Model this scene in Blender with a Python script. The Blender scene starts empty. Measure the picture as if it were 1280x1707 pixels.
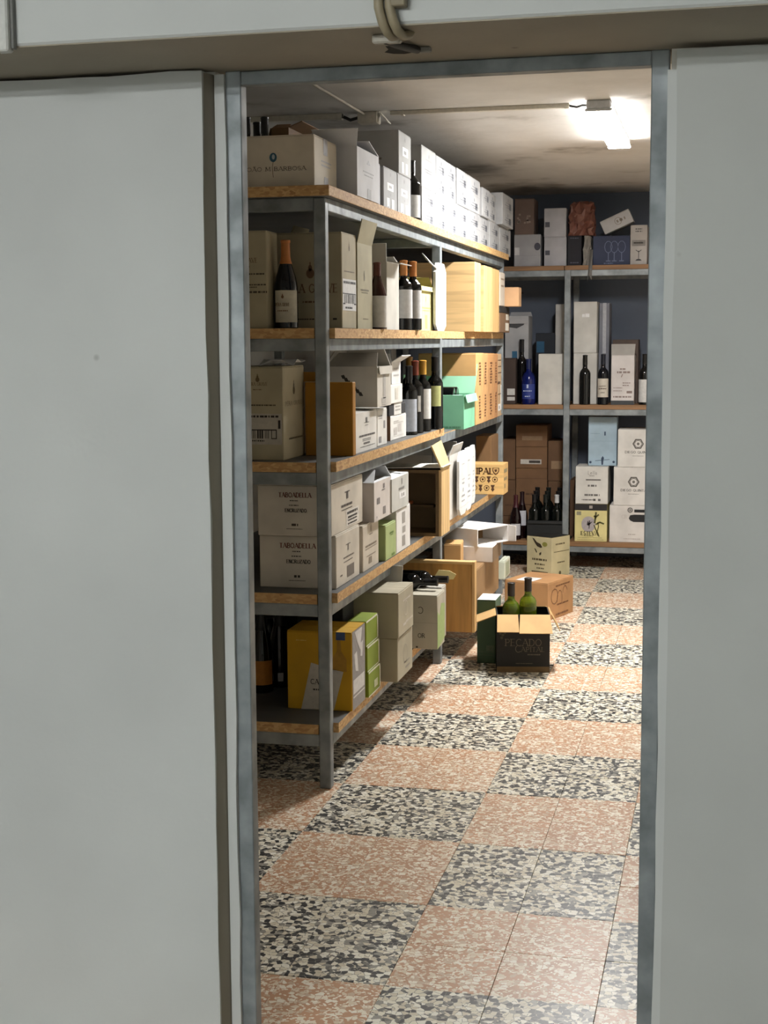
import bpy, math, random
from mathutils import Vector, Matrix
random.seed(7)
scn = bpy.context.scene
col = scn.collection
R = math.radians

# ------------------------------------------------------------------ camera
FPX, CX, CY, EYE = 2400.0, 640.0, 853.5, 1.52          # focal length in pixels of the 1280x1707 frame
YAW, PITCH, ROLL = R(13.29), R(6.78), R(-0.33)
Fw = Vector((-math.sin(YAW)*math.cos(PITCH), math.cos(YAW)*math.cos(PITCH), -math.sin(PITCH)))
Rt0 = Vector((math.cos(YAW), math.sin(YAW), 0)); Up0 = Rt0.cross(Fw)
Rt = Rt0*math.cos(ROLL) + Up0*math.sin(ROLL); Up = -Rt0*math.sin(ROLL) + Up0*math.cos(ROLL)
cd = bpy.data.cameras.new('camera'); cam = bpy.data.objects.new('camera', cd); col.objects.link(cam)
cd.sensor_fit = 'VERTICAL'; cd.sensor_height = 36.0; cd.lens = 36.0*FPX/1707.0; cd.clip_start = 0.05
cam.matrix_world = Matrix(((Rt.x, Up.x, -Fw.x, 0), (Rt.y, Up.y, -Fw.y, 0), (Rt.z, Up.z, -Fw.z, EYE), (0, 0, 0, 1)))
scn.camera = cam
EYEP = Vector((0, 0, EYE))

def P(px, py, X=None, Y=None, Z=None):                  # a pixel of the photograph on a plane of the room
    d = Fw + Rt*((px-CX)/FPX) - Up*((py-CY)/FPX)
    t = X/d.x if X is not None else Y/d.y if Y is not None else (Z-EYE)/d.z
    return EYEP + d*t

# ------------------------------------------------------------------ world, exposure
w = bpy.data.worlds.new('world'); scn.world = w; w.use_nodes = True
w.node_tree.nodes['Background'].inputs[0].default_value = (0.75, 0.85, 1.0, 1)
w.node_tree.nodes['Background'].inputs[1].default_value = 0.02
scn.view_settings.view_transform = 'Standard'; scn.view_settings.look = 'None'
scn.view_settings.gamma = 1.0; scn.view_settings.use_curve_mapping = False
scn.view_settings.exposure = 0.0
STORE_LAMP = 245.0        # emission of the tube lamp in the store room
FRONT_FILL = 122.0         # emission of two unseen lamps added in front to light the doorway wall

# ------------------------------------------------------------------ materials
def lin(c):
    return tuple((x/255/12.92 if x/255 <= .04045 else ((x/255+.055)/1.055)**2.4) for x in c) + (1,)
MC = {}
def base_mat(name, rough=.7, metal=0.0):
    m = bpy.data.materials.new(name); m.use_nodes = True
    nt = m.node_tree; b = nt.nodes['Principled BSDF']
    b.inputs['Roughness'].default_value = rough; b.inputs['Metallic'].default_value = metal
    return m, nt, b
def nd(nt, t, **kw):
    n = nt.nodes.new(t)
    for k, v in kw.items():
        if k in n.inputs.keys(): n.inputs[k].default_value = v
        else: setattr(n, k, v)
    return n
def mixcol(nt, fac, a, b, blend='MIX'):
    n = nt.nodes.new('ShaderNodeMix'); n.data_type = 'RGBA'; n.blend_type = blend
    for i, v in ((0, fac), (6, a), (7, b)):
        if isinstance(v, (float, int, tuple)): n.inputs[i].default_value = v
        else: nt.links.new(v, n.inputs[i])
    return n.outputs[2]
def ramp(nt, src, stops):
    n = nt.nodes.new('ShaderNodeValToRGB'); e = n.color_ramp.elements
    while len(e) < len(stops): e.new(.5)
    for el, (p, c) in zip(e, stops): el.position = p; el.color = c
    nt.links.new(src, n.inputs[0]); return n.outputs[0]
def bump(nt, b, h, s, d=.002):
    n = nd(nt, 'ShaderNodeBump', Strength=s, Distance=d); nt.links.new(h, n.inputs['Height'])
    nt.links.new(n.outputs[0], b.inputs['Normal'])
def coords(nt, scale=(1, 1, 1), world=False):
    if world:
        g = nt.nodes.new('ShaderNodeNewGeometry'); src = g.outputs['Position']
    else:
        g = nt.nodes.new('ShaderNodeTexCoord'); src = g.outputs['Object']
    mp = nt.nodes.new('ShaderNodeMapping'); mp.inputs['Scale'].default_value = scale
    nt.links.new(src, mp.inputs[0]); return mp.outputs[0]

def board(c, rough=.75, gloss=None):                    # carton board: even colour, faint fibre and scuffs
    key = ('board', c, rough)
    if key in MC: return MC[key]
    m, nt, b = base_mat('carton_board', rough)
    co = coords(nt)
    n1 = nd(nt, 'ShaderNodeTexNoise', Scale=7.0, Detail=3.0); nt.links.new(co, n1.inputs['Vector'])
    a = lin(c); d = tuple(x*.82 for x in a[:3])+(1,)
    nt.links.new(ramp(nt, n1.outputs[0], [(.35, d), (.62, a)]), b.inputs['Base Color'])
    MC[key] = m; return m
def flat(c, rough=.6, metal=0.0):                       # ink, foil, plastic
    key = ('flat', c, rough, metal)
    if key in MC: return MC[key]
    m, nt, b = base_mat('ink_or_plastic', rough, metal)
    co = coords(nt); n = nd(nt, 'ShaderNodeTexNoise', Scale=60.0); nt.links.new(co, n.inputs['Vector'])
    a = lin(c); nt.links.new(ramp(nt, n.outputs[0], [(.3, tuple(x*.85 for x in a[:3])+(1,)), (.7, a)]), b.inputs['Base Color'])
    MC[key] = m; return m
def glass(c, trans=0.0, rough=.06):
    key = ('glass', c, trans)
    if key in MC: return MC[key]
    m, nt, b = base_mat('bottle_glass', rough)
    n = nd(nt, 'ShaderNodeTexNoise', Scale=20.0); nt.links.new(coords(nt), n.inputs['Vector'])
    a = lin(c); nt.links.new(ramp(nt, n.outputs[0], [(.3, tuple(x*.8 for x in a[:3])+(1,)), (.7, a)]), b.inputs['Base Color'])
    b.inputs['Transmission Weight'].default_value = trans; b.inputs['IOR'].default_value = 1.5
    MC[key] = m; return m
def wood(c, axis=2, dark=.72):
    key = ('wood', c, axis)
    if key in MC: return MC[key]
    m, nt, b = base_mat('pine_wood', .6)
    s = [38.0]*3; s[axis] = 2.2
    co = coords(nt, tuple(s))
    n = nd(nt, 'ShaderNodeTexNoise', Scale=1.0, Detail=4.0, Distortion=.6); nt.links.new(co, n.inputs['Vector'])
    a = lin(c); d = tuple(x*dark for x in a[:3])+(1,)
    nt.links.new(ramp(nt, n.outputs[0], [(.35, d), (.6, a)]), b.inputs['Base Color']); bump(nt, b, n.outputs[0], .3, .001)
    MC[key] = m; return m
def chipboard():
    if 'chip' in MC: return MC['chip']
    m, nt, b = base_mat('chipboard', .7)
    co = coords(nt, (60, 60, 140), True)
    v = nd(nt, 'ShaderNodeTexVoronoi', Scale=1.0); nt.links.new(co, v.inputs['Vector'])
    n = nd(nt, 'ShaderNodeTexNoise', Scale=3.0); nt.links.new(coords(nt, (1, 1, 1), True), n.inputs['Vector'])
    c = ramp(nt, v.outputs['Color'], [(.1, lin((150, 108, 66))), (.5, lin((196, 158, 104))), (.9, lin((222, 190, 138)))])
    nt.links.new(mixcol(nt, n.outputs[0], c, lin((190, 150, 100))), b.inputs['Base Color']); bump(nt, b, v.outputs[0], .3, .001)
    MC['chip'] = m; return m
def steel():
    if 'steel' in MC: return MC['steel']
    m, nt, b = base_mat('galvanised_steel', .5, .25)
    co = coords(nt, (1, 1, 1), True)
    n = nd(nt, 'ShaderNodeTexNoise', Scale=14.0, Detail=4.0); nt.links.new(co, n.inputs['Vector'])
    nt.links.new(ramp(nt, n.outputs[0], [(.3, lin((112, 118, 120))), (.7, lin((150, 156, 158)))]), b.inputs['Base Color'])
    nt.links.new(ramp(nt, n.outputs[0], [(.3, (.6, .6, .6, 1)), (.7, (.38, .38, .38, 1))]), b.inputs['Roughness'])
    MC['steel'] = m; return m
def plaster(name, c, stain=.12):
    key = ('pl', c)
    if key in MC: return MC[key]
    m, nt, b = base_mat(name, .85)
    co = coords(nt, (1, 1, 1), True)
    n1 = nd(nt, 'ShaderNodeTexNoise', Scale=1.6, Detail=3.0); nt.links.new(co, n1.inputs['Vector'])
    n2 = nd(nt, 'ShaderNodeTexNoise', Scale=55.0, Detail=1.0); nt.links.new(co, n2.inputs['Vector'])
    n3 = nd(nt, 'ShaderNodeTexVoronoi', Scale=4.5); nt.links.new(co, n3.inputs['Vector'])
    a = lin(c); d = tuple(x*(1-stain) for x in a[:3])+(1,)
    r = ramp(nt, n1.outputs[0], [(.35, d), (.65, a)])
    pits = ramp(nt, n3.outputs['Distance'], [(.018, (.45, .45, .42, 1)), (.05, (1, 1, 1, 1))])
    nt.links.new(mixcol(nt, 1.0, r, pits, 'MULTIPLY'), b.inputs['Base Color']); bump(nt, b, n2.outputs[0], .18, .003)
    MC[key] = m; return m
def ceiling_mat():
    m, nt, b = base_mat('stained_ceiling_plaster', .85)
    co = coords(nt, (1, 1, 1), True)
    n1 = nd(nt, 'ShaderNodeTexNoise', Scale=1.3, Detail=5.0, Roughness=.62); nt.links.new(co, n1.inputs['Vector'])
    n2 = nd(nt, 'ShaderNodeTexNoise', Scale=30.0, Detail=1.0); nt.links.new(co, n2.inputs['Vector'])
    nt.links.new(ramp(nt, n1.outputs[0], [(.30, lin((128, 120, 110))), (.43, lin((200, 196, 190))), (.7, lin((220, 217, 212)))]), b.inputs['Base Color'])
    bump(nt, b, n2.outputs[0], .3, .004)
    return m
def terrazzo(name, cement, chips, share, lo):           # angular stone chips set in cement
    m, nt, b = base_mat(name, .38)
    g = nt.nodes.new('ShaderNodeNewGeometry'); oi = nt.nodes.new('ShaderNodeObjectInfo')
    k = nd(nt, 'ShaderNodeVectorMath', operation='SCALE'); k.inputs[3].default_value = 9.0
    cmb = nt.nodes.new('ShaderNodeCombineXYZ'); nt.links.new(oi.outputs['Random'], cmb.inputs[0]); nt.links.new(oi.outputs['Random'], cmb.inputs[1])
    nt.links.new(cmb.outputs[0], k.inputs[0])
    ad = nd(nt, 'ShaderNodeVectorMath', operation='ADD'); nt.links.new(g.outputs['Position'], ad.inputs[0]); nt.links.new(k.outputs[0], ad.inputs[1])
    wn = nd(nt, 'ShaderNodeTexNoise', Scale=24.0); nt.links.new(ad.outputs[0], wn.inputs['Vector'])
    wob = nd(nt, 'ShaderNodeVectorMath', operation='SCALE'); wob.inputs[3].default_value = .012; nt.links.new(wn.outputs['Color'], wob.inputs[0])
    ad2 = nd(nt, 'ShaderNodeVectorMath', operation='ADD'); nt.links.new(ad.outputs[0], ad2.inputs[0]); nt.links.new(wob.outputs[0], ad2.inputs[1])
    colr = cement
    nz = nd(nt, 'ShaderNodeTexNoise', Scale=5.0, Detail=4.0); nt.links.new(ad.outputs[0], nz.inputs['Vector'])
    c0 = ramp(nt, nz.outputs[0], [(.3, tuple(x*.78 for x in lin(cement)[:3])+(1,)), (.7, lin(cement))])
    for sc, sh in share:
        vd = nd(nt, 'ShaderNodeTexVoronoi', voronoi_dimensions='2D', feature='DISTANCE_TO_EDGE', Scale=sc)
        vc = nd(nt, 'ShaderNodeTexVoronoi', voronoi_dimensions='2D', feature='F1', Scale=sc)
        for v in (vd, vc): nt.links.new(ad2.outputs[0], v.inputs['Vector'])
        sep = nt.nodes.new('ShaderNodeSeparateColor'); nt.links.new(vc.outputs['Color'], sep.inputs[0])
        n = len(chips); st = []
        for i, cc in enumerate(chips): st.append((i/n, lin(cc)))
        rp = nt.nodes.new('ShaderNodeValToRGB'); rp.color_ramp.interpolation = 'CONSTANT'
        e = rp.color_ramp.elements
        while len(e) < n: e.new(.5)
        for el, (p, q) in zip(e, st): el.position = p; el.color = q
        nt.links.new(sep.outputs[1], rp.inputs[0])
        on = nd(nt, 'ShaderNodeMath', operation='LESS_THAN'); nt.links.new(sep.outputs[0], on.inputs[0]); on.inputs[1].default_value = sh
        ed = nd(nt, 'ShaderNodeMath', operation='GREATER_THAN'); nt.links.new(vd.outputs['Distance'], ed.inputs[0]); ed.inputs[1].default_value = lo
        mu = nd(nt, 'ShaderNodeMath', operation='MULTIPLY'); nt.links.new(on.outputs[0], mu.inputs[0]); nt.links.new(ed.outputs[0], mu.inputs[1])
        c0 = mixcol(nt, mu.outputs[0], c0, rp.outputs[0])
    nt.links.new(c0, b.inputs['Base Color'])
    return m
def emit(name, c, s):
    m = bpy.data.materials.new(name); m.use_nodes = True; nt = m.node_tree
    b = nt.nodes['Principled BSDF']; b.inputs['Base Color'].default_value = (.9, .9, .9, 1)
    b.inputs['Emission Color'].default_value = c; b.inputs['Emission Strength'].default_value = s
    return m

# ------------------------------------------------------------------ mesh helpers
class MB:
    def __init__(s): s.v = []; s.f = []
    def poly(s, pts):
        n = len(s.v); s.v += [tuple(p) for p in pts]; s.f.append(tuple(range(n, n+len(pts))))
    def box(s, x0, x1, y0, y1, z0, z1, b=0.0):
        if b <= 0:
            n = len(s.v)
            s.v += [(x, y, z) for z in (z0, z1) for y in (y0, y1) for x in (x0, x1)]
            s.f += [tuple(n+i for i in q) for q in ((0, 2, 3, 1), (4, 5, 7, 6), (0, 1, 5, 4), (2, 6, 7, 3), (0, 4, 6, 2), (1, 3, 7, 5))]
            return s
        n = len(s.v)                                     # chamfered box, 24 corners
        X, Y, Z = (x0, x1), (y0, y1), (z0, z1); sg = (1, -1)
        idx = {}
        for i in (0, 1):
            for j in (0, 1):
                for k in (0, 1):
                    for a in (0, 1, 2):
                        p = [X[i]+sg[i]*b, Y[j]+sg[j]*b, Z[k]+sg[k]*b]; p[a] = (X[i], Y[j], Z[k])[a]
                        idx[i, j, k, a] = len(s.v); s.v.append(tuple(p))
        F = []
        for k, o in ((0, 1), (1, 0)):
            q = [(0, 0), (1, 0), (1, 1), (0, 1)]
            q = q if k else q[::-1]
            F.append([idx[i, j, k, 2] for i, j in q])
            q2 = [(0, 0), (0, 1), (1, 1), (1, 0)]; q2 = q2 if not k else q2[::-1]
            F.append([idx[i, k, l, 1] for i, l in (q2[::-1])])
            F.append([idx[k, j, l, 0] for j, l in q2[::-1]] if k else [idx[k, j, l, 0] for j, l in q2[::-1]])
        for i in (0, 1):
            for j in (0, 1):
                F.append([idx[i, j, 0, 0], idx[i, j, 0, 1], idx[i, j, 1, 1], idx[i, j, 1, 0]])
                F.append([idx[i, 0, j, 0], idx[i, 0, j, 2], idx[i, 1, j, 2], idx[i, 1, j, 0]])
                F.append([idx[0, i, j, 1], idx[0, i, j, 2], idx[1, i, j, 2], idx[1, i, j, 1]])
                for k in (0, 1): F.append([idx[i, j, k, 0], idx[i, j, k, 1], idx[i, j, k, 2]])
        s.f += [tuple(q) for q in F]; return s
    def prism(s, pts, d):                                # outline (3-D points in a plane) thickened along vector d
        n = len(s.v); m = len(pts); d = Vector(d)
        s.v += [tuple(p) for p in pts] + [tuple(Vector(p)+d) for p in pts]
        s.f += [tuple(range(n, n+m)), tuple(range(n+2*m-1, n+m-1, -1))]
        s.f += [(n+i, n+(i+1) % m, n+m+(i+1) % m, n+m+i) for i in range(m)]
        return s
    def lathe(s, prof, seg=20, a0=0.0, a1=2*math.pi, axis=None):
        n = len(s.v); full = abs(a1-a0-2*math.pi) < 1e-6; m = seg if full else seg+1
        for r, z in prof:
            for i in range(m):
                a = a0+(a1-a0)*i/seg; s.v.append((r*math.cos(a), r*math.sin(a), z))
        for j in range(len(prof)-1):
            for i in range(seg):
                a, b = i, (i+1) % m
                s.f.append((n+j*m+a, n+j*m+b, n+(j+1)*m+b, n+(j+1)*m+a))
        if full:
            s.f.append(tuple(n+i for i in range(m))[::-1]); s.f.append(tuple(n+(len(prof)-1)*m+i for i in range(m)))
        return s
    def tube(s, pts, r, seg=10):
        pts = [Vector(p) for p in pts]; n = len(s.v)
        for i, p in enumerate(pts):
            t = (pts[min(i+1, len(pts)-1)]-pts[max(i-1, 0)]).normalized()
            a = t.orthogonal().normalized() if i == 0 else (a - t*a.dot(t)).normalized()
            b = t.cross(a)
            for k in range(seg):
                q = 2*math.pi*k/seg; s.v.append(tuple(p+(a*math.cos(q)+b*math.sin(q))*r))
        for i in range(len(pts)-1):
            for k in range(seg):
                l = (k+1) % seg; s.f.append((n+i*seg+k, n+i*seg+l, n+(i+1)*seg+l, n+(i+1)*seg+k))
        s.f.append(tuple(n+k for k in range(seg))[::-1]); s.f.append(tuple(n+(len(pts)-1)*seg+k for k in range(seg)))
        return s
    def mesh(s, name, mat, smooth=False):
        me = bpy.data.meshes.new(name); me.from_pydata(s.v, [], s.f)
        import bmesh
        bm = bmesh.new(); bm.from_mesh(me); bmesh.ops.recalc_face_normals(bm, faces=bm.faces[:]); bm.to_mesh(me); bm.free()
        if smooth:
            for p in me.polygons: p.use_smooth = True
        me.materials.append(mat); return me
    def build(s, name, mat, parent=None, smooth=False):
        o = bpy.data.objects.new(name, s.mesh(name, mat, smooth)); col.objects.link(o)
        if parent: o.parent = parent
        if smooth:
            md = o.modifiers.new('edges', 'EDGE_SPLIT'); md.split_angle = R(38)
        return o
def tag(o, label=None, cat=None, group=None, kind=None):
    for k, v in (('label', label), ('category', cat), ('group', group), ('kind', kind)):
        if v: o[k] = v
    return o
def thing(name, label, cat, loc, rot=0, group=None):
    o = bpy.data.objects.new(name, None); col.objects.link(o); o.empty_display_size = .05
    o.location = loc; o.rotation_euler = (0, 0, R(rot))
    return tag(o, label, cat, group)
def struct(name, mb, mat, label, parent=None, smooth=False):
    o = mb.build(name, mat, parent, smooth); tag(o, label, 'structure' if False else None, None, 'structure'); return o

# ------------------------------------------------------------------ lettering drawn with strokes
def arc(cx, cy, rx, ry, a0, a1, n=8):
    return [(cx+rx*math.cos(R(a0+(a1-a0)*i/n)), cy+ry*math.sin(R(a0+(a1-a0)*i/n))) for i in range(n+1)]
GL = {
 'A': (.8, [[(0, 0), (.4, 1)], [(.4, 1), (.8, 0)], [(.16, .36), (.64, .36)]]),
 'B': (.66, [[(.06, 0), (.06, 1)], [(.06, 1)]+arc(.32, .76, .26, .24, 90, -90)+[(.06, .52)], [(.06, .52)]+arc(.36, .26, .28, .26, 90, -90)+[(.06, 0)]]),
 'C': (.75, [arc(.42, .5, .4, .5, 45, 315, 12)]),
 'D': (.75, [[(.06, 0), (.06, 1)], [(.06, 1)]+arc(.32, .5, .4, .5, 90, -90, 10)+[(.06, 0)]]),
 'E': (.62, [[(.06, 0), (.06, 1)], [(.06, 1), (.58, 1)], [(.06, .52), (.48, .52)], [(.06, 0), (.6, 0)]]),
 'F': (.6, [[(.06, 0), (.06, 1)], [(.06, 1), (.58, 1)], [(.06, .52), (.46, .52)]]),
 'G': (.78, [arc(.42, .5, .4, .5, 45, 340, 12)+[(.76, .42)], [(.5, .42), (.78, .42)]]),
 'H': (.76, [[(.06, 0), (.06, 1)], [(.7, 0), (.7, 1)], [(.06, .5), (.7, .5)]]),
 'I': (.2, [[(.1, 0), (.1, 1)]]),
 'J': (.45, [[(.36, 1), (.36, .2)]+arc(.18, .2, .18, .2, 0, -180, 6)]),
 'L': (.58, [[(.06, 0), (.06, 1)], [(.06, 0), (.56, 0)]]),
 'M': (.95, [[(.06, 0), (.12, 1)], [(.12, 1), (.47, .1)], [(.47, .1), (.82, 1)], [(.82, 1), (.88, 0)]]),
 'N': (.78, [[(.06, 0), (.06, 1)], [(.06, 1), (.7, 0)], [(.7, 0), (.7, 1)]]),
 'O': (.84, [arc(.42, .5, .4, .5, 0, 360, 14)]),
 'P': (.62, [[(.06, 0), (.06, 1)], [(.06, 1)]+arc(.3, .74, .28, .26, 90, -90)+[(.06, .48)]]),
 'Q': (.84, [arc(.42, .5, .4, .5, 0, 360, 14), [(.5, .2), (.8, -.1)]]),
 'R': (.7, [[(.06, 0), (.06, 1)], [(.06, 1)]+arc(.3, .76, .28, .24, 90, -90)+[(.06, .52)], [(.3, .52), (.68, 0)]]),
 'S': (.58, [arc(.3, .74, .25, .26, 40, 270, 8)+arc(.3, .24, .27, .24, 90, -140, 8)]),
 'T': (.7, [[(.35, 0), (.35, 1)], [(0, 1), (.7, 1)]]),
 'U': (.74, [[(.06, 1), (.06, .3)]+arc(.37, .3, .31, .3, 180, 360, 8)+[(.68, 1)]]),
 'V': (.76, [[(0, 1), (.38, 0)], [(.38, 0), (.76, 1)]]),
 'Z': (.66, [[(.04, 1), (.62, 1)], [(.62, 1), (.04, 0)], [(.04, 0), (.64, 0)]]),
 '<': (.75, [arc(.33, .5, .4, .5, 135, -135, 12)]),                     # a C seen reversed
 'l': (.25, [[(.12, 0), (.2, 1)]]), 'e': (.5, [[(.08, .3), (.42, .38)]+arc(.25, .3, .2, .28, 20, 320, 9)]),
 'o': (.5, [arc(.25, .28, .2, .28, 0, 360, 10)]),
 ' ': (.4, []), '-': (.4, [[(.05, .4), (.35, .4)]]),
}
ACC = {'Ã': ('A', [[(.2, 1.14), (.35, 1.22), (.5, 1.14), (.62, 1.22)]]), 'Ê': ('E', [[(.16, 1.12), (.3, 1.26), (.44, 1.12)]])}
def strokes(text):
    x = 0; out = []
    for ch in text:
        if ch in ACC: wd, st = GL[ACC[ch][0]]; st = st+ACC[ch][1]
        else: wd, st = GL[ch]
        out += [[(x+a, b) for a, b in s] for s in st]; x += wd+.16
    return x-.16, out

class Ink:                                               # flat print on one face of a box
    def __init__(s, B, face, off=.0008):
        sx, sy, sz = B.size; s.B = B
        s.o, s.u, s.n, s.W, s.H = {
            'front': (Vector((-sx/2, -sy/2, 0)), Vector((1, 0, 0)), Vector((0, -1, 0)), sx, sz),
            'side': (Vector((sx/2, -sy/2, 0)), Vector((0, 1, 0)), Vector((1, 0, 0)), sy, sz),
            'top': (Vector((-sx/2, -sy/2, sz)), Vector((1, 0, 0)), Vector((0, 0, 1)), sx, sy)}[face]
        s.vv = Vector((0, 1, 0)) if face == 'top' else Vector((0, 0, 1))
        s.off = off; s.mb = MB()
    def pt(s, x, y): return s.o+s.u*x+s.vv*y+s.n*s.off
    def quad(s, a, b, c, d): s.mb.poly([s.pt(*p) for p in (a, b, c, d)])
    def rect(s, u0, v0, u1, v1):
        W, H = s.W, s.H; s.quad((u0*W, v0*H), (u1*W, v0*H), (u1*W, v1*H), (u0*W, v1*H)); return s
    def poly(s, pts): s.mb.poly([s.pt(u*s.W, v*s.H) for u, v in pts]); return s
    def disc(s, u, v, r, ry=None, n=14):
        s.mb.poly([s.pt(u*s.W+r*s.H*math.cos(2*math.pi*i/n), v*s.H+(ry or r)*s.H*math.sin(2*math.pi*i/n)) for i in range(n)]); return s
    def line(s, pts, wd):                                # metres
        for (ax, ay), (bx, by) in zip(pts, pts[1:]):
            dx, dy = bx-ax, by-ay; L = math.hypot(dx, dy) or 1; nx, ny = -dy/L*wd/2, dx/L*wd/2; ex, ey = dx/L*wd*.2, dy/L*wd*.2
            s.quad((ax-ex+nx, ay-ey+ny), (ax-ex-nx, ay-ey-ny), (bx+ex-nx, by+ey-ny), (bx+ex+nx, by+ey+ny))
    def ring(s, u, v, r, wd, n=16, ry=None):
        s.line([(u*s.W+r*s.H*math.cos(2*math.pi*i/n), v*s.H+(ry or r)*s.H*math.sin(2*math.pi*i/n)) for i in range(n+1)], wd*s.H); return s
    def text(s, t, u, v, h, weight=.13, serif=False, width=None, vert=False):
        L, st = strokes(t); hh = h*s.H; k = hh
        kx = (width*s.W/L) if width else k
        cx, cy = u*s.W, v*s.H
        def tr(p):
            a, b = (p[0]-L/2)*kx, (p[1]-.5)*k
            return (cx-b, cy+a) if vert else (cx+a, cy+b)
        for pl in st:
            thick = weight
            if serif and len(pl) == 2:
                dx = abs(pl[1][0]-pl[0][0]); dy = pl[1][1]-pl[0][1]
                thick = weight*(1.35 if (dy < 0 or dx < .1) and abs(dy) > .3 else .6)
            s.line([tr(p) for p in pl], thick*hh)
            if serif and len(pl) == 2 and abs(pl[1][1]-pl[0][1]) > .6:
                for p in pl:
                    if p[1] in (0, 1): s.line([tr((p[0]-.15, p[1])), tr((p[0]+.15, p[1]))], .09*hh)
        return s
    def greek(s, u0, u1, v, h, dense=.75):               # a line of print too small to read
        x = u0*s.W; hh = h*s.H
        while x < u1*s.W-hh*.3:
            wd = min(hh*random.uniform(.5, 2.2), u1*s.W-x)
            s.quad((x, v*s.H-hh/2), (x+wd, v*s.H-hh/2), (x+wd, v*s.H+hh/2), (x, v*s.H+hh/2)); x += wd+hh*random.uniform(.2, .6)
        return s
    def bars(s, u0, v0, u1, v1):
        x = u0
        while x < u1:
            wd = random.choice((.02, .03, .05))*(u1-u0)*1.3; s.rect(x, v0, min(x+wd, u1), v1); x += wd+random.choice((.02, .03, .06))*(u1-u0)*1.3
        return s
    def pear(s, u, v, h):
        s.disc(u, v-h*.15, h*.26, h*.3); s.disc(u, v+h*.18, h*.13, h*.2); s.rect(u-.008, v+h*.3, u+.008, v+h*.55); return s
    def done(s, name, c, parent=None):
        par = parent or s.B.root
        host = {'balloon_highlight': 'balloon', 'shield_inner': 'shield', 'shield_core': 'shield', 'flower_core': 'grey_flower', 'band_logo': 'black_band'}.get(name, 'paper_label' if s.off > .001 and name in ('print', 'barcode') else None)
        if host:
            for ch in s.B.root.children:
                if ch.name.split('.')[0] == host: par = ch
        m = flat(c, .65); tol = .07*max(s.H, .6*s.W)
        bb = []
        for f in s.mb.f:
            q = [Vector(s.mb.v[i]) for i in f]; bb.append((min(p.dot(s.u) for p in q), max(p.dot(s.u) for p in q), min(p.dot(s.vv) for p in q), max(p.dot(s.vv) for p in q)))
        g = list(range(len(bb)))
        def root(i):
            while g[i] != i: i = g[i]
            return i
        for i in range(len(bb)):
            for j in range(i):
                a, b = bb[i], bb[j]
                if a[0]-tol < b[1] and b[0]-tol < a[1] and a[2]-tol < b[3] and b[2]-tol < a[3]: g[root(i)] = root(j)
        cl = {}
        for i, f in enumerate(s.mb.f): cl.setdefault(root(i), []).append(f)
        for fs in cl.values():
            k = MB()
            for f in fs: k.poly([s.mb.v[i] for i in f])
            o = k.build(name, m, par)
        return o

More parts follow.
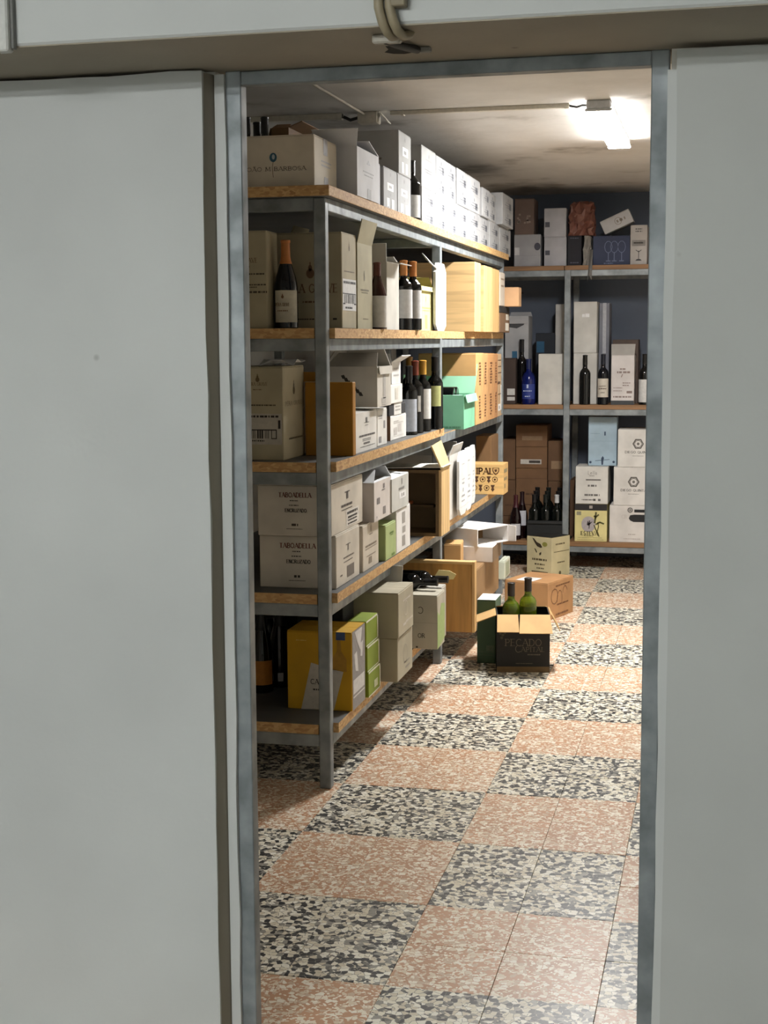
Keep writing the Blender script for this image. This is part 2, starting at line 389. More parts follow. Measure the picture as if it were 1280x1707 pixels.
# ------------------------------------------------------------------ cartons
SH = dict(A=2.02, B=1.563, C=1.118, c=1.088, D=.672, E=.222, F=0.0, f1=2.0, f2=1.095, f3=.185)
class Box: pass
def carton(label, x0, x1, y0, y1, z0, z1, c, rot=0, name='wine_carton', cat='box', flaps=None, tape=None, group=None, inner=None, mat=None, pivot=None, seam=True):
    B = Box(); sx, sy, sz = x1-x0, y1-y0, z1-z0; B.size = (sx, sy, sz); B.z1 = z1; B.x1 = x1; B.y0 = y0; B.y1 = y1; B.x0 = x0
    cx, cy = (x0+x1)/2, (y0+y1)/2
    if rot and pivot:                                    # turn about a named corner instead of the middle
        px, py = pivot; a = R(rot); dx, dy = cx-px, cy-py
        cx, cy = px+dx*math.cos(a)-dy*math.sin(a), py+dx*math.sin(a)+dy*math.cos(a)
    B.root = thing(name, label, cat, (cx, cy, z0), rot, group)
    m = mat or board(c); im = inner or m; t = .004; hx, hy = sx/2, sy/2
    if flaps is None:
        MB().box(-hx, hx, -hy, hy, 0, sz-(.003 if seam else 0), .0025).build('body', m, B.root)
        if seam:
            f = MB().box(-hx+.0015, -.0012, -hy+.0015, hy-.0015, sz-.003, sz, 0) if sy >= sx else MB().box(-hx+.0015, hx-.0015, -hy+.0015, -.0012, sz-.003, sz, 0)
            g = MB().box(.0012, hx-.0015, -hy+.0015, hy-.0015, sz-.003, sz, 0) if sy >= sx else MB().box(-hx+.0015, hx-.0015, .0012, hy-.0015, sz-.003, sz, 0)
            f.build('top_flap', m, B.root); g.build('top_flap', m, B.root)
        if tape:
            a = MB()
            if sy >= sx:
                a.box(-.022, .022, -hy-.0006, hy+.0006, sz, sz+.0006); a.box(-.022, .022, -hy-.0008, -hy, sz-.06, sz+.0006); a.box(-.022, .022, hy, hy+.0008, sz-.06, sz+.0006)
            else:
                a.box(-hx-.0006, hx+.0006, -.022, .022, sz, sz+.0006); a.box(hx, hx+.0008, -.022, .022, sz-.06, sz+.0006); a.box(-hx-.0008, -hx, -.022, .022, sz-.06, sz+.0006)
            a.build('tape', flat(tape, .3), B.root)
    else:
        b = MB(); o = [(-hx, -hy), (hx, -hy), (hx, hy), (-hx, hy)]; i = [(-hx+t, -hy+t), (hx-t, -hy+t), (hx-t, hy-t), (-hx+t, hy-t)]
        b.v = [(x, y, 0) for x, y in o]+[(x, y, sz) for x, y in o]+[(x, y, sz) for x, y in i]+[(x, y, .006) for x, y in i]
        for k in range(4):
            l = (k+1) % 4; b.f += [(k, l, 4+l, 4+k), (4+k, 4+l, 8+l, 8+k), (8+k, 8+l, 12+l, 12+k)]
        b.f += [(3, 2, 1, 0), (12, 13, 14, 15)]
        b.build('body', m, B.root)
        for fl in flaps:
            edge, ang, ln = fl[:3]; tap = fl[3] if len(fl) > 3 else .06; rng = fl[4] if len(fl) > 4 else (0, 1)
            out, al, half, o_ = {'+x': (Vector((1, 0, 0)), Vector((0, 1, 0)), hy, hx), '-x': (Vector((-1, 0, 0)), Vector((0, 1, 0)), hy, hx),
                                 '+y': (Vector((0, 1, 0)), Vector((1, 0, 0)), hx, hy), '-y': (Vector((0, -1, 0)), Vector((1, 0, 0)), hx, hy)}[edge]
            d = Vector((0, 0, math.cos(R(ang))))+out*math.sin(R(ang)); nn = d.cross(al).normalized()*.0035
            p0 = out*o_+Vector((0, 0, sz)); a0, a1 = -half+2*half*rng[0], -half+2*half*rng[1]
            if ang > 90: p0 = p0+out*.004
            pts = [p0+al*(a0+.001), p0+al*(a1-.001), p0+al*(a1-.001-tap*2*half*(rng[1]-rng[0]))+d*ln, p0+al*(a0+.001+tap*2*half*(rng[1]-rng[0]))+d*ln]
            MB().prism(pts, nn).build('flap', im, B.root)
    return B
def corner(label, cr, top, lev, c, L=None, w=None, far=None, d=None, X=None, Y=None, z0=None, **k):
    """a carton from its near right bottom corner (the one towards the aisle and the door)"""
    z = SH[lev] if z0 is None else z0
    p = P(*cr, X=X) if X is not None else P(*cr, Y=Y) if Y is not None else P(*cr, Z=z)
    x1, y0 = p.x, p.y
    z1 = P(cr[0], top, Y=y0).z
    x0 = x1-w if w else P(L, cr[1], Y=y0).x
    y1 = y0+d if d else P(far, cr[1], X=x1).y
    return carton(label, x0, x1, y0, y1, z, z1, c, **k)
def aisle(label, pa, pb, X, z0, z1, c, w=.3, jx=0, **k):       # from pixel column pa to pb along the rack, face at X
    return carton(label, X-w+jx, X+jx, P(pa, 600, X=X).y, P(pb, 600, X=X).y-.006, z0, z1, c, **k)
def front(label, xa, xb, top, lev, Y, d, c, z0=None, bot=None, **k):
    z = SH[lev] if z0 is None else z0
    m_ = bot or top
    return carton(label, P(xa, m_, Y=Y).x, P(xb, m_, Y=Y).x, Y, Y+d, z, P((xa+xb)/2, top, Y=Y).z, c, **k)

# ------------------------------------------------------------------ bottles
PROF = {
 'bordeaux': [(.0, .004), (.85, 0), (1, .012), (1, .60), (.97, .64), (.80, .685), (.45, .73), (.40, .76), (.39, .97), (.42, .975), (.42, .995), (.36, 1.0)],
 'burgundy': [(.0, .004), (.85, 0), (1, .012), (1, .44), (.97, .50), (.85, .58), (.62, .68), (.42, .77), (.36, .82), (.35, .965), (.39, .97), (.39, .995), (.33, 1.0)],
 'champagne': [(.0, .004), (.88, 0), (1, .015), (1, .42), (.95, .5), (.78, .62), (.5, .75), (.36, .84), (.36, .9), (.42, .905), (.42, .99), (.36, 1.0)],
 'squat': [(.0, .004), (.9, 0), (1, .02), (1, .5), (.94, .6), (.7, .68), (.4, .72), (.34, .75), (.34, .97), (.4, .975), (.4, 1.0)],
}
def bottle(label, x, y, z, h=.3, r=.037, kind='bordeaux', g=(12, 14, 14), cap=(20, 20, 22), capz=.80, labels=(), ang=None, trans=0, tilt=None, group=None, name='wine_bottle'):
    o = thing(name, label, 'bottle', (x, y, z), 0, group)
    pr = [(max(a*r, .001), b*h) for a, b in PROF[kind]]
    MB().lathe(pr, 22).build('glass', glass(g, trans), o, True)
    if cap:
        cp = [(pr_[0]+.0012, pr_[1]) for pr_ in pr if pr_[1] >= capz*h]
        # radius at capz
        for (a, b), (c_, d) in zip(pr, pr[1:]):
            if b <= capz*h <= d: r0 = a+(c_-a)*(capz*h-b)/((d-b) or 1); break
        cp = [(r0+.0004, capz*h), (r0+.0012, capz*h+.001)]+cp+[(.002, h+.0015)]
        MB().lathe(cp, 18).build('capsule', flat(cap, .35), o, True)
    if ang is None: ang = math.degrees(math.atan2(0-y, 0-x))
    for (a, b, c, hw) in labels:
        n = 14; s = MB().lathe([(r+.0007, a*h), (r+.0007, b*h)], n, R(ang-hw), R(ang+hw))
        s.build('label', flat(c, .6), o, True)
    if tilt: o.rotation_euler = tilt
    return o

# ================================================================== the setting
XL, XR, YF, YB, ZC = -2.3, 1.05, 2.91, 10.15, 2.52        # the store room
M_white = plaster('white_wall_plaster', (204, 206, 203)); M_right = plaster('right_wall_plaster', (192, 194, 190))
M_store = plaster('store_wall_plaster', (222, 219, 210), .08); M_back = plaster('back_wall_plaster', (106, 115, 130), .25)
M_soffit = plaster('soffit_plaster', (176, 166, 148), .3); M_reveal = plaster('reveal_plaster', (150, 143, 128), .2)  # darker, browner plaster for the soffit and the reveal

fl = MB().box(-2.7, 2.3, -3.6, YB+.1, -.10, -.012)
floor = struct('floor', fl, plaster('floor_screed', (112, 104, 94), .2), 'terrazzo tiled floor in pink and black checks')
m_pink = terrazzo('pink_terrazzo', (206, 158, 122), [(240, 230, 210), (224, 208, 184), (244, 236, 220), (206, 182, 156)], [(150, .40), (72, .36)], .055)
m_black = terrazzo('black_terrazzo', (118, 116, 108), [(240, 234, 216), (52, 51, 50), (226, 218, 196), (150, 146, 136), (244, 240, 226), (40, 40, 41), (216, 206, 184)], [(150, .55), (66, .84)], .045)
TS = .25
def tile_mesh(m):
    return MB().box(-TS/2+.0005, TS/2-.0005, -TS/2+.0005, TS/2-.0005, -.02, 0, .0007).mesh('tile', m)
tm = (tile_mesh(m_pink), tile_mesh(m_black))
rest = (MB(), MB())
for i in range(-10, 10):
    for j in range(-5, 27):
        x, y = -.255+TS*(i+.5), 3.675+TS*(j+.5)
        if x < XL or x > XR+.1 or y > YB: continue
        dark = ((i//2)+(j//2)) % 2 == 1                  # pairs of tiles make the check
        # the check west of -0.255 and north of 4.175 is dark
        if -7 <= i <= 1:
            o = bpy.data.objects.new('tile', tm[1 if dark else 0]); col.objects.link(o); o.parent = floor
            o.location = (x, y, random.uniform(-.0008, .0008)); o.rotation_euler = (random.uniform(-.002, .002), random.uniform(-.002, .002), random.uniform(-.002, .002))
        else:
            rest[1 if dark else 0].box(x-TS/2+.001, x+TS/2-.001, y-TS/2+.001, y+TS/2-.001, -.02, 0)
for k in (0, 1):
    tag(rest[k].build('tile_field', (m_pink, m_black)[k], floor), kind='stuff')

struct('ceiling', MB().box(XL-.1, XR+.1, YF-.2, YB+.1, ZC, ZC+.12), ceiling_mat(), 'stained plaster ceiling of the store room')
struct('wall_back', MB().box(XL-.1, XR+.1, YB, YB+.1, 0, ZC), M_back, 'dark back wall behind the far shelving')
struct('wall_left', MB().box(XL-.1, XL, YF, YB, 0, ZC), M_store, 'store room wall behind the long rack')
struct('wall_right', MB().box(XR, XR+.1, YF, YB, 0, ZC), M_store, 'bare right wall of the store room')

# partition with the doorway
def ragged(x0, x1, z0, z1, y, side, jit=.003):           # outline with an uneven top and door edge
    n = 16
    tops = [(x0+(x1-x0)*i/24, y, z1+random.uniform(-jit, jit)) for i in range(25)]
    if side == 'r':
        pts = [(x0, y, z0)]+[(x1+random.uniform(-jit, jit)*.5, y, z0+(z1-z0)*i/n) for i in range(n+1)]
        pts += tops[-2::-1]
    else:
        pts = [(x1, y, z0), (x1, y, z1)]+tops[-2:0:-1]+[(x0+random.uniform(-jit, jit)*.5, y, z0+(z1-z0)*i/n) for i in range(n, -1, -1)]
    return pts
wl = struct('wall_partition_left', MB().prism(ragged(-2.6, -1.021, 0, 2.053, 2.77, 'r'), (0, .045, 0)), M_white, 'white plastered partition left of the doorway')
MB().box(-2.6, -1.007, 2.816, 2.91, 0, 2.058).build('core', M_store, wl)
MB().prism([(-1.022, 2.772, 0), (-1.007, 2.82, 0), (-1.03, 2.82, 0)], (0, 0, 2.051)).build('reveal', M_reveal, wl)
MB().prism([(-1.008, 2.809, 0)]+[(-.988+random.uniform(-.0025, .0035), 2.809, 2.051*i/14) for i in range(15)]+[(-1.008, 2.809, 2.051)], (0, .012, 0)).build('plaster_edge', M_white, wl)
wr = struct('wall_partition_right', MB().prism(ragged(-.097, 2.2, 0, 2.047, 2.77, 'l'), (0, .045, 0)), M_right, 'grey white plastered partition right of the doorway')
MB().box(-.109, 2.2, 2.82, 2.91, 0, 2.058).build('core', M_store, wr)
MB().prism([(-.095, 2.794, 0), (-.095, 2.794, 2.016)]+[(-.114+random.uniform(-.002, .0025), 2.794, 2.016*i/14) for i in range(14, -1, -1)], (0, .02, 0)).build('plaster_edge', M_white, wr)  # lighter plaster than the wall: the chamfer's extra light put into colour
ln = struct('wall_lintel', MB().box(-2.6, 2.2, 2.493, 2.98, 2.0605, 2.72, .004), M_white, 'white beam across the top of the doorway')
MB().box(-2.6, 2.2, 2.497, 2.97, 2.058, 2.0612).build('soffit', M_soffit, ln)
hp = P(664, 84, Z=2.0575)
MB().prism([(hp.x+.028*math.cos(a_*.7)*random.uniform(.6, 1.2)*(1+.5*(a_ == 0)), hp.y+.045*math.sin(a_*.7)*random.uniform(.7, 1.1), 2.0572) for a_ in range(9)], (0, 0, .0006)).build('hole_patch', flat((38, 33, 28), .9), ln)  # flat dark patch, the shade inside the hole put into its colour
dr = tag(thing('door_1', 'grey steel door frame without a door', None, (0, 2.819, 0)), kind='structure')
st = steel()
MB().box(-.9885, -.9555, 0, .035, 0, 2.058, .002).build('jamb', st, dr)
MB().box(-.146, -.1123, 0, .035, 0, 2.058, .002).build('jamb', st, dr)
MB().box(-.9555, -.146, .001, .034, 2.030, 2.057, .002).build('head', st, dr)
# the room in front
struct('ceiling_front', MB().box(-2.7, 2.3, -3.6, 2.50, 2.62, 2.72), M_white, 'white ceiling of the front room')
struct('wall_front_left', MB().box(-2.7, -2.6, -3.5, 2.91, 0, 2.62), M_white, 'white side wall of the front room')
struct('wall_front_right', MB().box(2.2, 2.3, -3.5, 2.91, 0, 2.62), M_white, 'white side wall of the front room')
struct('wall_front_rear', MB().box(-2.7, 2.3, -3.6, -3.5, 0, 2.62), M_white, 'white rear wall of the front room')

def batten(label, x, y, z, ln_, ax, e, name='batten_lamp', tint=(1.0, .99, .975, 1), deep=.009):
    o = thing(name, label, 'lamp', (x, y, z), 0 if ax == 'y' else 90)
    MB().box(-.052, .052, -ln_/2, ln_/2, -.038, 0, .006).build('housing', flat((200, 202, 204), .4), o)
    pr = []
    for i in range(9):
        a = math.pi+math.pi*i/8; pr.append((.055*math.cos(a), -ln_/2+.013, -.036+deep*math.sin(a)))
    MB().prism(pr, (0, ln_-.026, 0)).build('diffuser', emit('lamp_diffuser', tint, e), o)
    for s in (-1, 1):
        y0 = s*(ln_/2-.012)
        MB().box(-.058, .058, min(y0, s*ln_/2), max(y0, s*ln_/2), -.039-deep, -.034, .005).build('end_cap', flat((190, 192, 194), .4), o)
    return o
batten('lit fluorescent batten lamp on the store ceiling', -.54, 6.86, ZC, 1.24, 'y', STORE_LAMP)
batten('added unseen batten lamp on the front room ceiling, nearer the doorway', -1.75, -1.0, 2.62, 1.5, 'x', FRONT_FILL, tint=(.97, 1.0, 1.0, 1), deep=.05)  # this lamp and the next are added fill behind the camera
batten('added unseen batten lamp on the front room ceiling, nearer the rear wall', -1.6, -2.6, 2.62, 1.5, 'x', FRONT_FILL, tint=(.97, 1.0, 1.0, 1), deep=.05)

# trunking and cables
M_trunk = flat((205, 198, 182), .5)
pa, pb = P(655, 194, Z=2.505), P(952, 183, Z=2.505)
t = thing('cable_trunking', 'long cream cable trunking running to the batten lamp', 'trunking', (0, 0, 0))
MB().box(pa.x, pb.x, 6.30, 6.325, ZC-.018, ZC-.0005, .002).build('cover', M_trunk, t)
MB().box(pa.x+.05, pa.x+.062, 6.296, 6.329, ZC-.022, ZC-.0005).build('clip', M_trunk, t)
MB().box(pb.x-.02, pb.x, 6.296, 6.329, ZC-.022, ZC-.0005).build('clip', M_trunk, t)
tag(MB().tube([(pb.x+.001, 6.312, ZC-.010), (pb.x+.035, 6.29, ZC-.02), (pb.x+.06, 6.27, ZC-.016), (-.59, 6.262, ZC-.02)], .005).build('lamp_cable', flat((60, 60, 60)), None, True), 'short dark cable between trunking and batten lamp', 'cable')
t = thing('junction_box', 'cream junction box with open lid on the ceiling', 'junction box', (P(625, 200, Z=2.5).x, 6.32, ZC-.05))
MB().box(-.05, .04, -.035, .035, .0, .0495, .004).build('box', M_trunk, t)
MB().prism([(.045, -.03, .045), (.045, .03, .045), (.085, .03, .0), (.085, -.03, .0)], (.003, 0, .002)).build('lid', flat((225, 220, 205)), t)
MB().tube([(-.05, 0, .03), (-.09, .0, .02), (-.12, 0, .035)], .007).build('wire', flat((40, 38, 36)), t, True)
xj = P(625, 200, Z=2.5).x
t = thing('cable_trunking', 'cream cable trunking on the ceiling left of the junction box', 'trunking', (0, 0, 0))
MB().box(-2.29, xj-.125, 6.30, 6.33, ZC-.024, ZC-.0005, .002).build('cover', M_trunk, t)
MB().box(xj-.15, xj-.125, 6.296, 6.334, ZC-.028, ZC-.0005, .002).build('sleeve', M_trunk, t)
tag(MB().tube([(xj-.02, 6.28, ZC-.011), (xj-.03, 5.6, ZC-.011), (xj-.02, 4.6, ZC-.011), (xj-.02, 3.1, ZC-.011)], .006).build('conduit', flat((172, 162, 146), .6), None, True), 'thin cream conduit running along the ceiling towards the door', 'conduit')
M_con = flat((150, 138, 112), .5)
for k, (px, lab) in enumerate(((630, 'left of the two tan conduits bending under the white beam'), (648, 'right of the two tan conduits bending under the white beam'))):
    p = P(px, 20, Y=2.478); q = P(px+28, 75, Z=2.045)
    t = thing('conduit_pipe', lab, 'conduit', (0, 0, 0))
    MB().tube([(p.x, 2.477, 2.62), (p.x, 2.477, 2.145), (p.x+.002, 2.475, 2.085), (p.x+.008, 2.476, 2.062), (p.x+.013, 2.488, 2.048), (p.x+.017, 2.512, 2.044), (p.x+.020, 2.545, 2.052), (p.x+.022, 2.56, 2.064)], .0085, 12).build('pipe', M_con, t, True)
    if k == 0:
        MB().box(p.x-.011, p.x+.012, 2.462, 2.492, 2.10, 2.62, .002).build('sleeve', flat((122, 112, 92)), t)
    else:
        MB().box(p.x+.004, p.x+.030, 2.468, 2.4925, 2.085, 2.62, .002).build('sleeve', flat((140, 128, 104)), t)
px_ = P(648, 66, Z=2.055)
t = thing('cable_clamp', 'pale broken clamp where the conduits pass under the beam', 'clamp', (px_.x, 2.556, 2.0578))
MB().box(-.022, .03, -.006, .012, -.016, 0, .003).build('plate', flat((176, 170, 156)), t)
MB().tube([(.0, .0, -.010), (.012, .03, -.012), (.022, .07, -.010), (.034, .12, -.006)], .007).build('cable', flat((52, 48, 44)), t, True)
MB().box(.036, .058, .12, .135, -.010, 0, .002).build('end', flat((150, 146, 136)), t)
p0, p1 = P(-8, 20, Y=2.478), P(20, 20, Y=2.478)
t = thing('wall_trunking', 'white vertical trunking on the beam at the upper left corner', 'trunking', (0, 0, 0))
MB().box(p0.x, p1.x-.006, 2.468, 2.4928, 2.047, 2.62, .003).build('cover', flat((206, 206, 200)), t)
MB().box(p1.x-.006, p1.x, 2.48, 2.4928, 2.053, 2.62, .001).build('edge', flat((120, 120, 116)), t)

# ================================================================== the long rack
XF = -1.278; XBK = -2.08; PW = .04
POST = (4.60, 6.56, 8.48)
rack = thing('storage_rack', 'long steel storage rack with chipboard shelves along the left wall', 'rack', (XF, 4.6, 0))
M_face = board((92, 92, 90), .6)                          # dark grey for the upper and lower faces of the boards
def rpart(name, mb, m):
    mb.v = [(a-XF, b-4.6, c) for a, b, c in mb.v]; o = mb.build(name, m, rack)
    if name == 'shelf_board':
        o.data.materials.append(M_face)
        for p in o.data.polygons:
            if abs(p.normal.z) > .9: p.material_index = 1
    return o
for y in POST:
    rpart('post', MB().box(XF-PW, XF, y, y+PW, 0, 1.985, .003), st)
    rpart('post', MB().box(XBK, XBK+PW, y, y+PW, 0, 1.985, .003), st)
PT = .034
for lv in 'ABCDE':
    zt = SH[lv]-PT; z = zt-.042
    for y in POST: rpart('beam', MB().box(XBK+PW, XF-PW, y, y+PW, z, zt, .002), st)
    for a, b in zip(POST, POST[1:]):
        rpart('beam', MB().box(XF-PW, XF, a+PW, b, z, zt, .002), st)
        rpart('beam', MB().box(XBK, XBK+PW, a+PW, b, z, zt, .002), st)
    cb = chipboard()
    if lv == 'A':
        for a, b in ((4.555, 6.59), (6.594, 8.53)): rpart('shelf_board', MB().box(XBK-.02, XF+.026, a, b, zt, SH[lv], .0015), cb)
    else:
        for k, (a, b) in enumerate(zip(POST, POST[1:])):
            xo = XF+(.018 if k == 0 or lv in 'DE' else .004)
            n = PW+.003; th = PT
            if lv == 'C' and k == 1: xo = XF; th = .004          # a thin panel lies straight on the frame here
            pts = [(XBK+n, a+.004, zt), (XF-n, a+.004, zt), (XF-n, a+n, zt), (xo, a+n, zt), (xo, b-.003, zt), (XF-n, b-.003, zt), (XBK+n, b-.003, zt)]
            rpart('shelf_board', MB().prism(pts, (0, 0, th)), cb)
# ================================================================== the far rack
YR = 9.52
rk = thing('storage_rack', 'steel rack across the far end of the room', 'rack', (-1.03, YR, 0))
def fpart(name, mb, m):
    mb.v = [(a+1.03, b-YR, c) for a, b, c in mb.v]; return mb.build(name, m, rk)
FP = (-2.24, -1.031, -.02, .99)
for x in FP:
    for y in (YR, YB-.06): fpart('post', MB().box(x, x+PW, y, y+PW, 0, 1.972, .003), st)
for lv in ('f1', 'f2', 'f3'):
    zt = SH[lv]-.029
    for a, b in zip(FP, FP[1:]):
        fpart('beam', MB().box(a+PW, b, YR+.001, YR+PW, zt-.04, zt, .002), st)
        fpart('beam', MB().box(a+PW, b, YB-.06, YB-.06+PW, zt-.04, zt, .002), st)
        if lv == 'f1': fpart('shelf_board', MB().box(a+.002, b-.002, YR-.004, YB-.02, zt, SH[lv], .0015), wood((150, 112, 76), 0))
        else: fpart('shelf_board', MB().box(a+PW+.002, b-.002, YR-.004, YB-.02, zt, SH[lv], .0015), wood((150, 112, 76), 0))

WHITE = (222, 222, 222); OFFW = (206, 203, 198); BEIGE = (176, 166, 138); KRAFT = (172, 130, 84); GREY = (186, 184, 178); BLK = (30, 30, 30)
INK = (60, 56, 52)
# ------------------------------------------------------------------ top shelf (A)
B = corner('grey carton with a balloon logo and BARBOSA lettering, near end of top shelf', (524, 311), 223, 'A', (212, 203, 186), w=.40, d=.28)
Ink(B, 'front').text('JOÃO M BARBOSA', .665, .36, .072, .12, True, .53).done('lettering', (92, 82, 70))
Ink(B, 'front').disc(.653, .58, .075, .09).done('balloon', (52, 96, 118)); Ink(B, 'front', .0012).disc(.655, .59, .03, .05).done('balloon_highlight', (190, 200, 205))
i_ = Ink(B, 'front'); i_.line([(.653*i_.W, .5*i_.H), (.645*i_.W, .40*i_.H), (.648*i_.W, .28*i_.H), (.652*i_.W, .2*i_.H)], .0018); i_.done('balloon_string', (120, 104, 80))
Ink(B, 'side').rect(.40, .68, .58, 1.0).rect(.42, 0, .60, .26).done('tape', (150, 148, 150)); Ink(B, 'side').greek(.3, .75, .55, .03).greek(.3, .7, .47, .03).done('small_print', (170, 170, 176))
y0 = B.y1
for px, yy, lab in ((411, 5.05, 'dark bottle neck at the far left of the top shelf, beside the door jamb'), (428, 5.17, 'dark bottle in the middle of three behind the balloon logo carton'), (441, 5.06, 'dark bottle nearest the brown open box on the top shelf')):
    bottle(lab, P(px, 210, Y=yy).x, yy, 2.02, .30, .032, labels=((.1, .5, (200, 195, 180), 60),), group='bottles behind the balloon logo carton')
front('brown open carton behind the balloon logo carton', 452, 481, 213, 'A', 5.12, .22, (128, 98, 64), flaps=[('+x', 70, .055, 0), ('-y', -70, .06), ('-x', 160, .08)])
B2 = corner('open white carton with a dark raised flap at the near end of top shelf', (595.5, 325.5), 243, 'A', (214, 216, 222), w=.13, far=631.5, flaps=[('-y', 48, .075, -.14), ('-x', 25, .06), ('+y', -70, .12), ('+x', -86, .1)])
Ink(B2, 'side').rect(.45, 0, .62, .22).done('tape', (150, 150, 152)); Ink(B2, 'side').poly([(.42, .72), (.58, .72), (.50, .82)]).greek(.25, .75, .55, .025).greek(.3, .7, .48, .025).done('small_print', (150, 152, 158))
X4 = -1.281
zz = P(641, 277, X=X4).z
A3 = aisle('narrow white carton beside the open white carton on top shelf', 634.5, 640.7, X4, 2.02, zz+.004, (214, 216, 222), .28, -.011)
for k, (a, b, lab) in enumerate(((641, 663.5, 'light grey carton with two paper labels, left of a pair on top shelf'), (664, 686, 'light grey carton with two paper labels, under the tall carton on top shelf'))):
    B = aisle(lab, a, b, X4, 2.02, zz, (170, 171, 172), .30, group='grey cartons with paper labels')
    Ink(B, 'side').rect(.25, .48, .72, .66).rect(.22, .05, .42, .3).rect(.58, .05, .78, .3).done('paper_label', (238, 238, 236))
    Ink(B, 'side', .0012).disc(.5, .86, .05).rect(.38, .54, .58, .60).disc(.5, .39, .03).rect(.27, .07, .38, .1).done('print', (150, 150, 150))
B = aisle('tall grey carton stacked on top of the labelled cartons', 666, 686.5, X4+.002, zz, P(666.5, 218, X=X4).z, (170, 171, 170), .5)
Ink(B, 'side').rect(.3, .45, .75, .66).rect(.25, .05, .4, .3).rect(.55, .05, .72, .3).done('paper_label', (240, 240, 238)); Ink(B, 'side', .0012).disc(.5, .83, .05).rect(.4, .5, .6, .58).done('print', (150, 150, 150))
Ink(B, 'front').greek(.62, .86, .35, .05).done('small_print', (120, 116, 108))
bottle('dark bottle with a white label squeezed between grey cartons and white stack', P(694, 350, Y=6.03).x-.02, 6.03, 2.02, .25, .036, labels=((.05, .42, (225, 225, 222), 80),))
X7 = -1.283; z7 = P(703, 310.7, X=X7).z
ed = [703, 726, 744, 762, 780, 799, 815.5, 832, 850]
ordn = ['first', 'second', 'third', 'fourth', 'fifth', 'sixth', 'seventh', 'eighth']
def wine_print(B, two=True):
    i = Ink(B, 'side')
    for v in ((.72, .24) if two else (.55,)):
        i.disc(.5, v+.12, .045, .06); i.greek(.3, .75, v+.02, .02).greek(.2, .8, v-.06, .025).greek(.35, .65, v-.12, .02); i.rect(.60, v-.16, .78, v+.04)
    i.rect(0, .49, 1, .493); i.done('print', (112, 114, 120))
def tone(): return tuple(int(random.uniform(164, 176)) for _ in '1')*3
for k in range(8):
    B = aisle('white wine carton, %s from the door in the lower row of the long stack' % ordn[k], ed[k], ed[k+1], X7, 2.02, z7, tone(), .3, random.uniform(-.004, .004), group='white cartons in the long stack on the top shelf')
    wine_print(B)
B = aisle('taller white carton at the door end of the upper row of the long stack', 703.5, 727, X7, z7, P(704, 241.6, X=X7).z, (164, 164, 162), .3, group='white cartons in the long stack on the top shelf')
Ink(B, 'side').disc(.5, .8, .05).greek(.25, .75, .70, .02).greek(.2, .8, .46, .03).greek(.25, .75, .4, .03).greek(.2, .8, .26, .02).greek(.3, .7, .2, .02).greek(.4, .6, .12, .02).done('print', (140, 140, 142))
zt7 = P(728.6, 259, X=X7).z
for k, (a, b) in enumerate(((727.5, 744), (744, 760.5), (760.5, 779), (779, 798.5))):
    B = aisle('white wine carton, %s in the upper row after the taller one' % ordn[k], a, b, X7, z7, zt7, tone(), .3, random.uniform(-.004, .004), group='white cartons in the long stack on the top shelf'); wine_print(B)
zt8 = P(800, 311, X=X7).z
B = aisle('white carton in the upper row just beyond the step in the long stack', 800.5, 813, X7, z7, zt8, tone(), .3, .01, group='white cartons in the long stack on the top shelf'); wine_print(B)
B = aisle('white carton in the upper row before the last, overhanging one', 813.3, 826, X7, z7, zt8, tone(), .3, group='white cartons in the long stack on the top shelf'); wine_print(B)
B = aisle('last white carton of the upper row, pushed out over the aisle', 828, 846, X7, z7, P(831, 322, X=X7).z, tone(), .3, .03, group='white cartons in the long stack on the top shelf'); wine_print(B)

# ------------------------------------------------------------------ second shelf (B)
XB = -1.288
def pear_print(B, face, k=1.0):
    Ink(B, face).pear(.5, .80, .12*k).done('pear_emblem', (96, 66, 44))
def pear_box(B, face='front', wide=.62):
    Ink(B, face).pear(.5, .82, .11).text('PÊRA GRAVE', .5, .70, .045, .11, True, wide).greek(.35, .65, .635, .015).done('pear_emblem', (112, 92, 66))
B = corner('beige pear logo carton on the second shelf, beside the door jamb', (446, 546), 384, 'B', BEIGE, w=.17, far=464, Y=4.64)
pear_box(B); Ink(B, 'front').greek(.22, .95, .56, .016).greek(.25, .98, .45, .014).greek(.25, .8, .425, .01).greek(.25, 1.0, .375, .02).done('small_print', (70, 62, 48))
b_ = bottle('dark wine bottle with orange capsule and cream pear label on second shelf', P(477.5, 540, Y=4.715).x, 4.715, 1.563, .296, .0405, 'burgundy', (10, 14, 22), (196, 122, 62), .73, ((.07, .43, (206, 198, 176), 62),))
Bl = Box(); Bl.size = (.06, .083, .296); Bl.root = [c for c in b_.children if c.name.startswith('label')][0]
i_ = Ink(Bl, 'front', .0008); i_.pear(.5, .365, .06); i_.text('PÊRA GRAVE', .5, .27, .035, .12, True, .8); i_.greek(.2, .8, .2, .012); i_.done('pear_emblem', (120, 88, 58))
B = corner('large beige pear logo carton with barcode sticker behind the rack post', (570.5, 546.5), 386, 'B', BEIGE, L=462, far=594.5, X=XB)
Ink(B, 'front').pear(.52, .60, .17).text('PÊRA GRAVE', .52, .42, .085, .12, True, .82).greek(.4, .6, .28, .02).done('pear_emblem', (112, 84, 58))
Ink(B, 'front').greek(.3, .7, .10, .012).rect(.86, .09, .92, .11).done('small_print', (60, 50, 40))
Ink(B, 'side').rect(.04, .19, .96, .52).done('paper_label', (222, 222, 222)); Ink(B, 'side', .0012).bars(.15, .265, .9, .36).rect(.04, .362, .92, .372).greek(.1, .95, .485, .025).greek(.2, .7, .22, .02).rect(.06, .255, .2, .268).rect(.8, .255, .94, .268).done('barcode', (40, 40, 44))
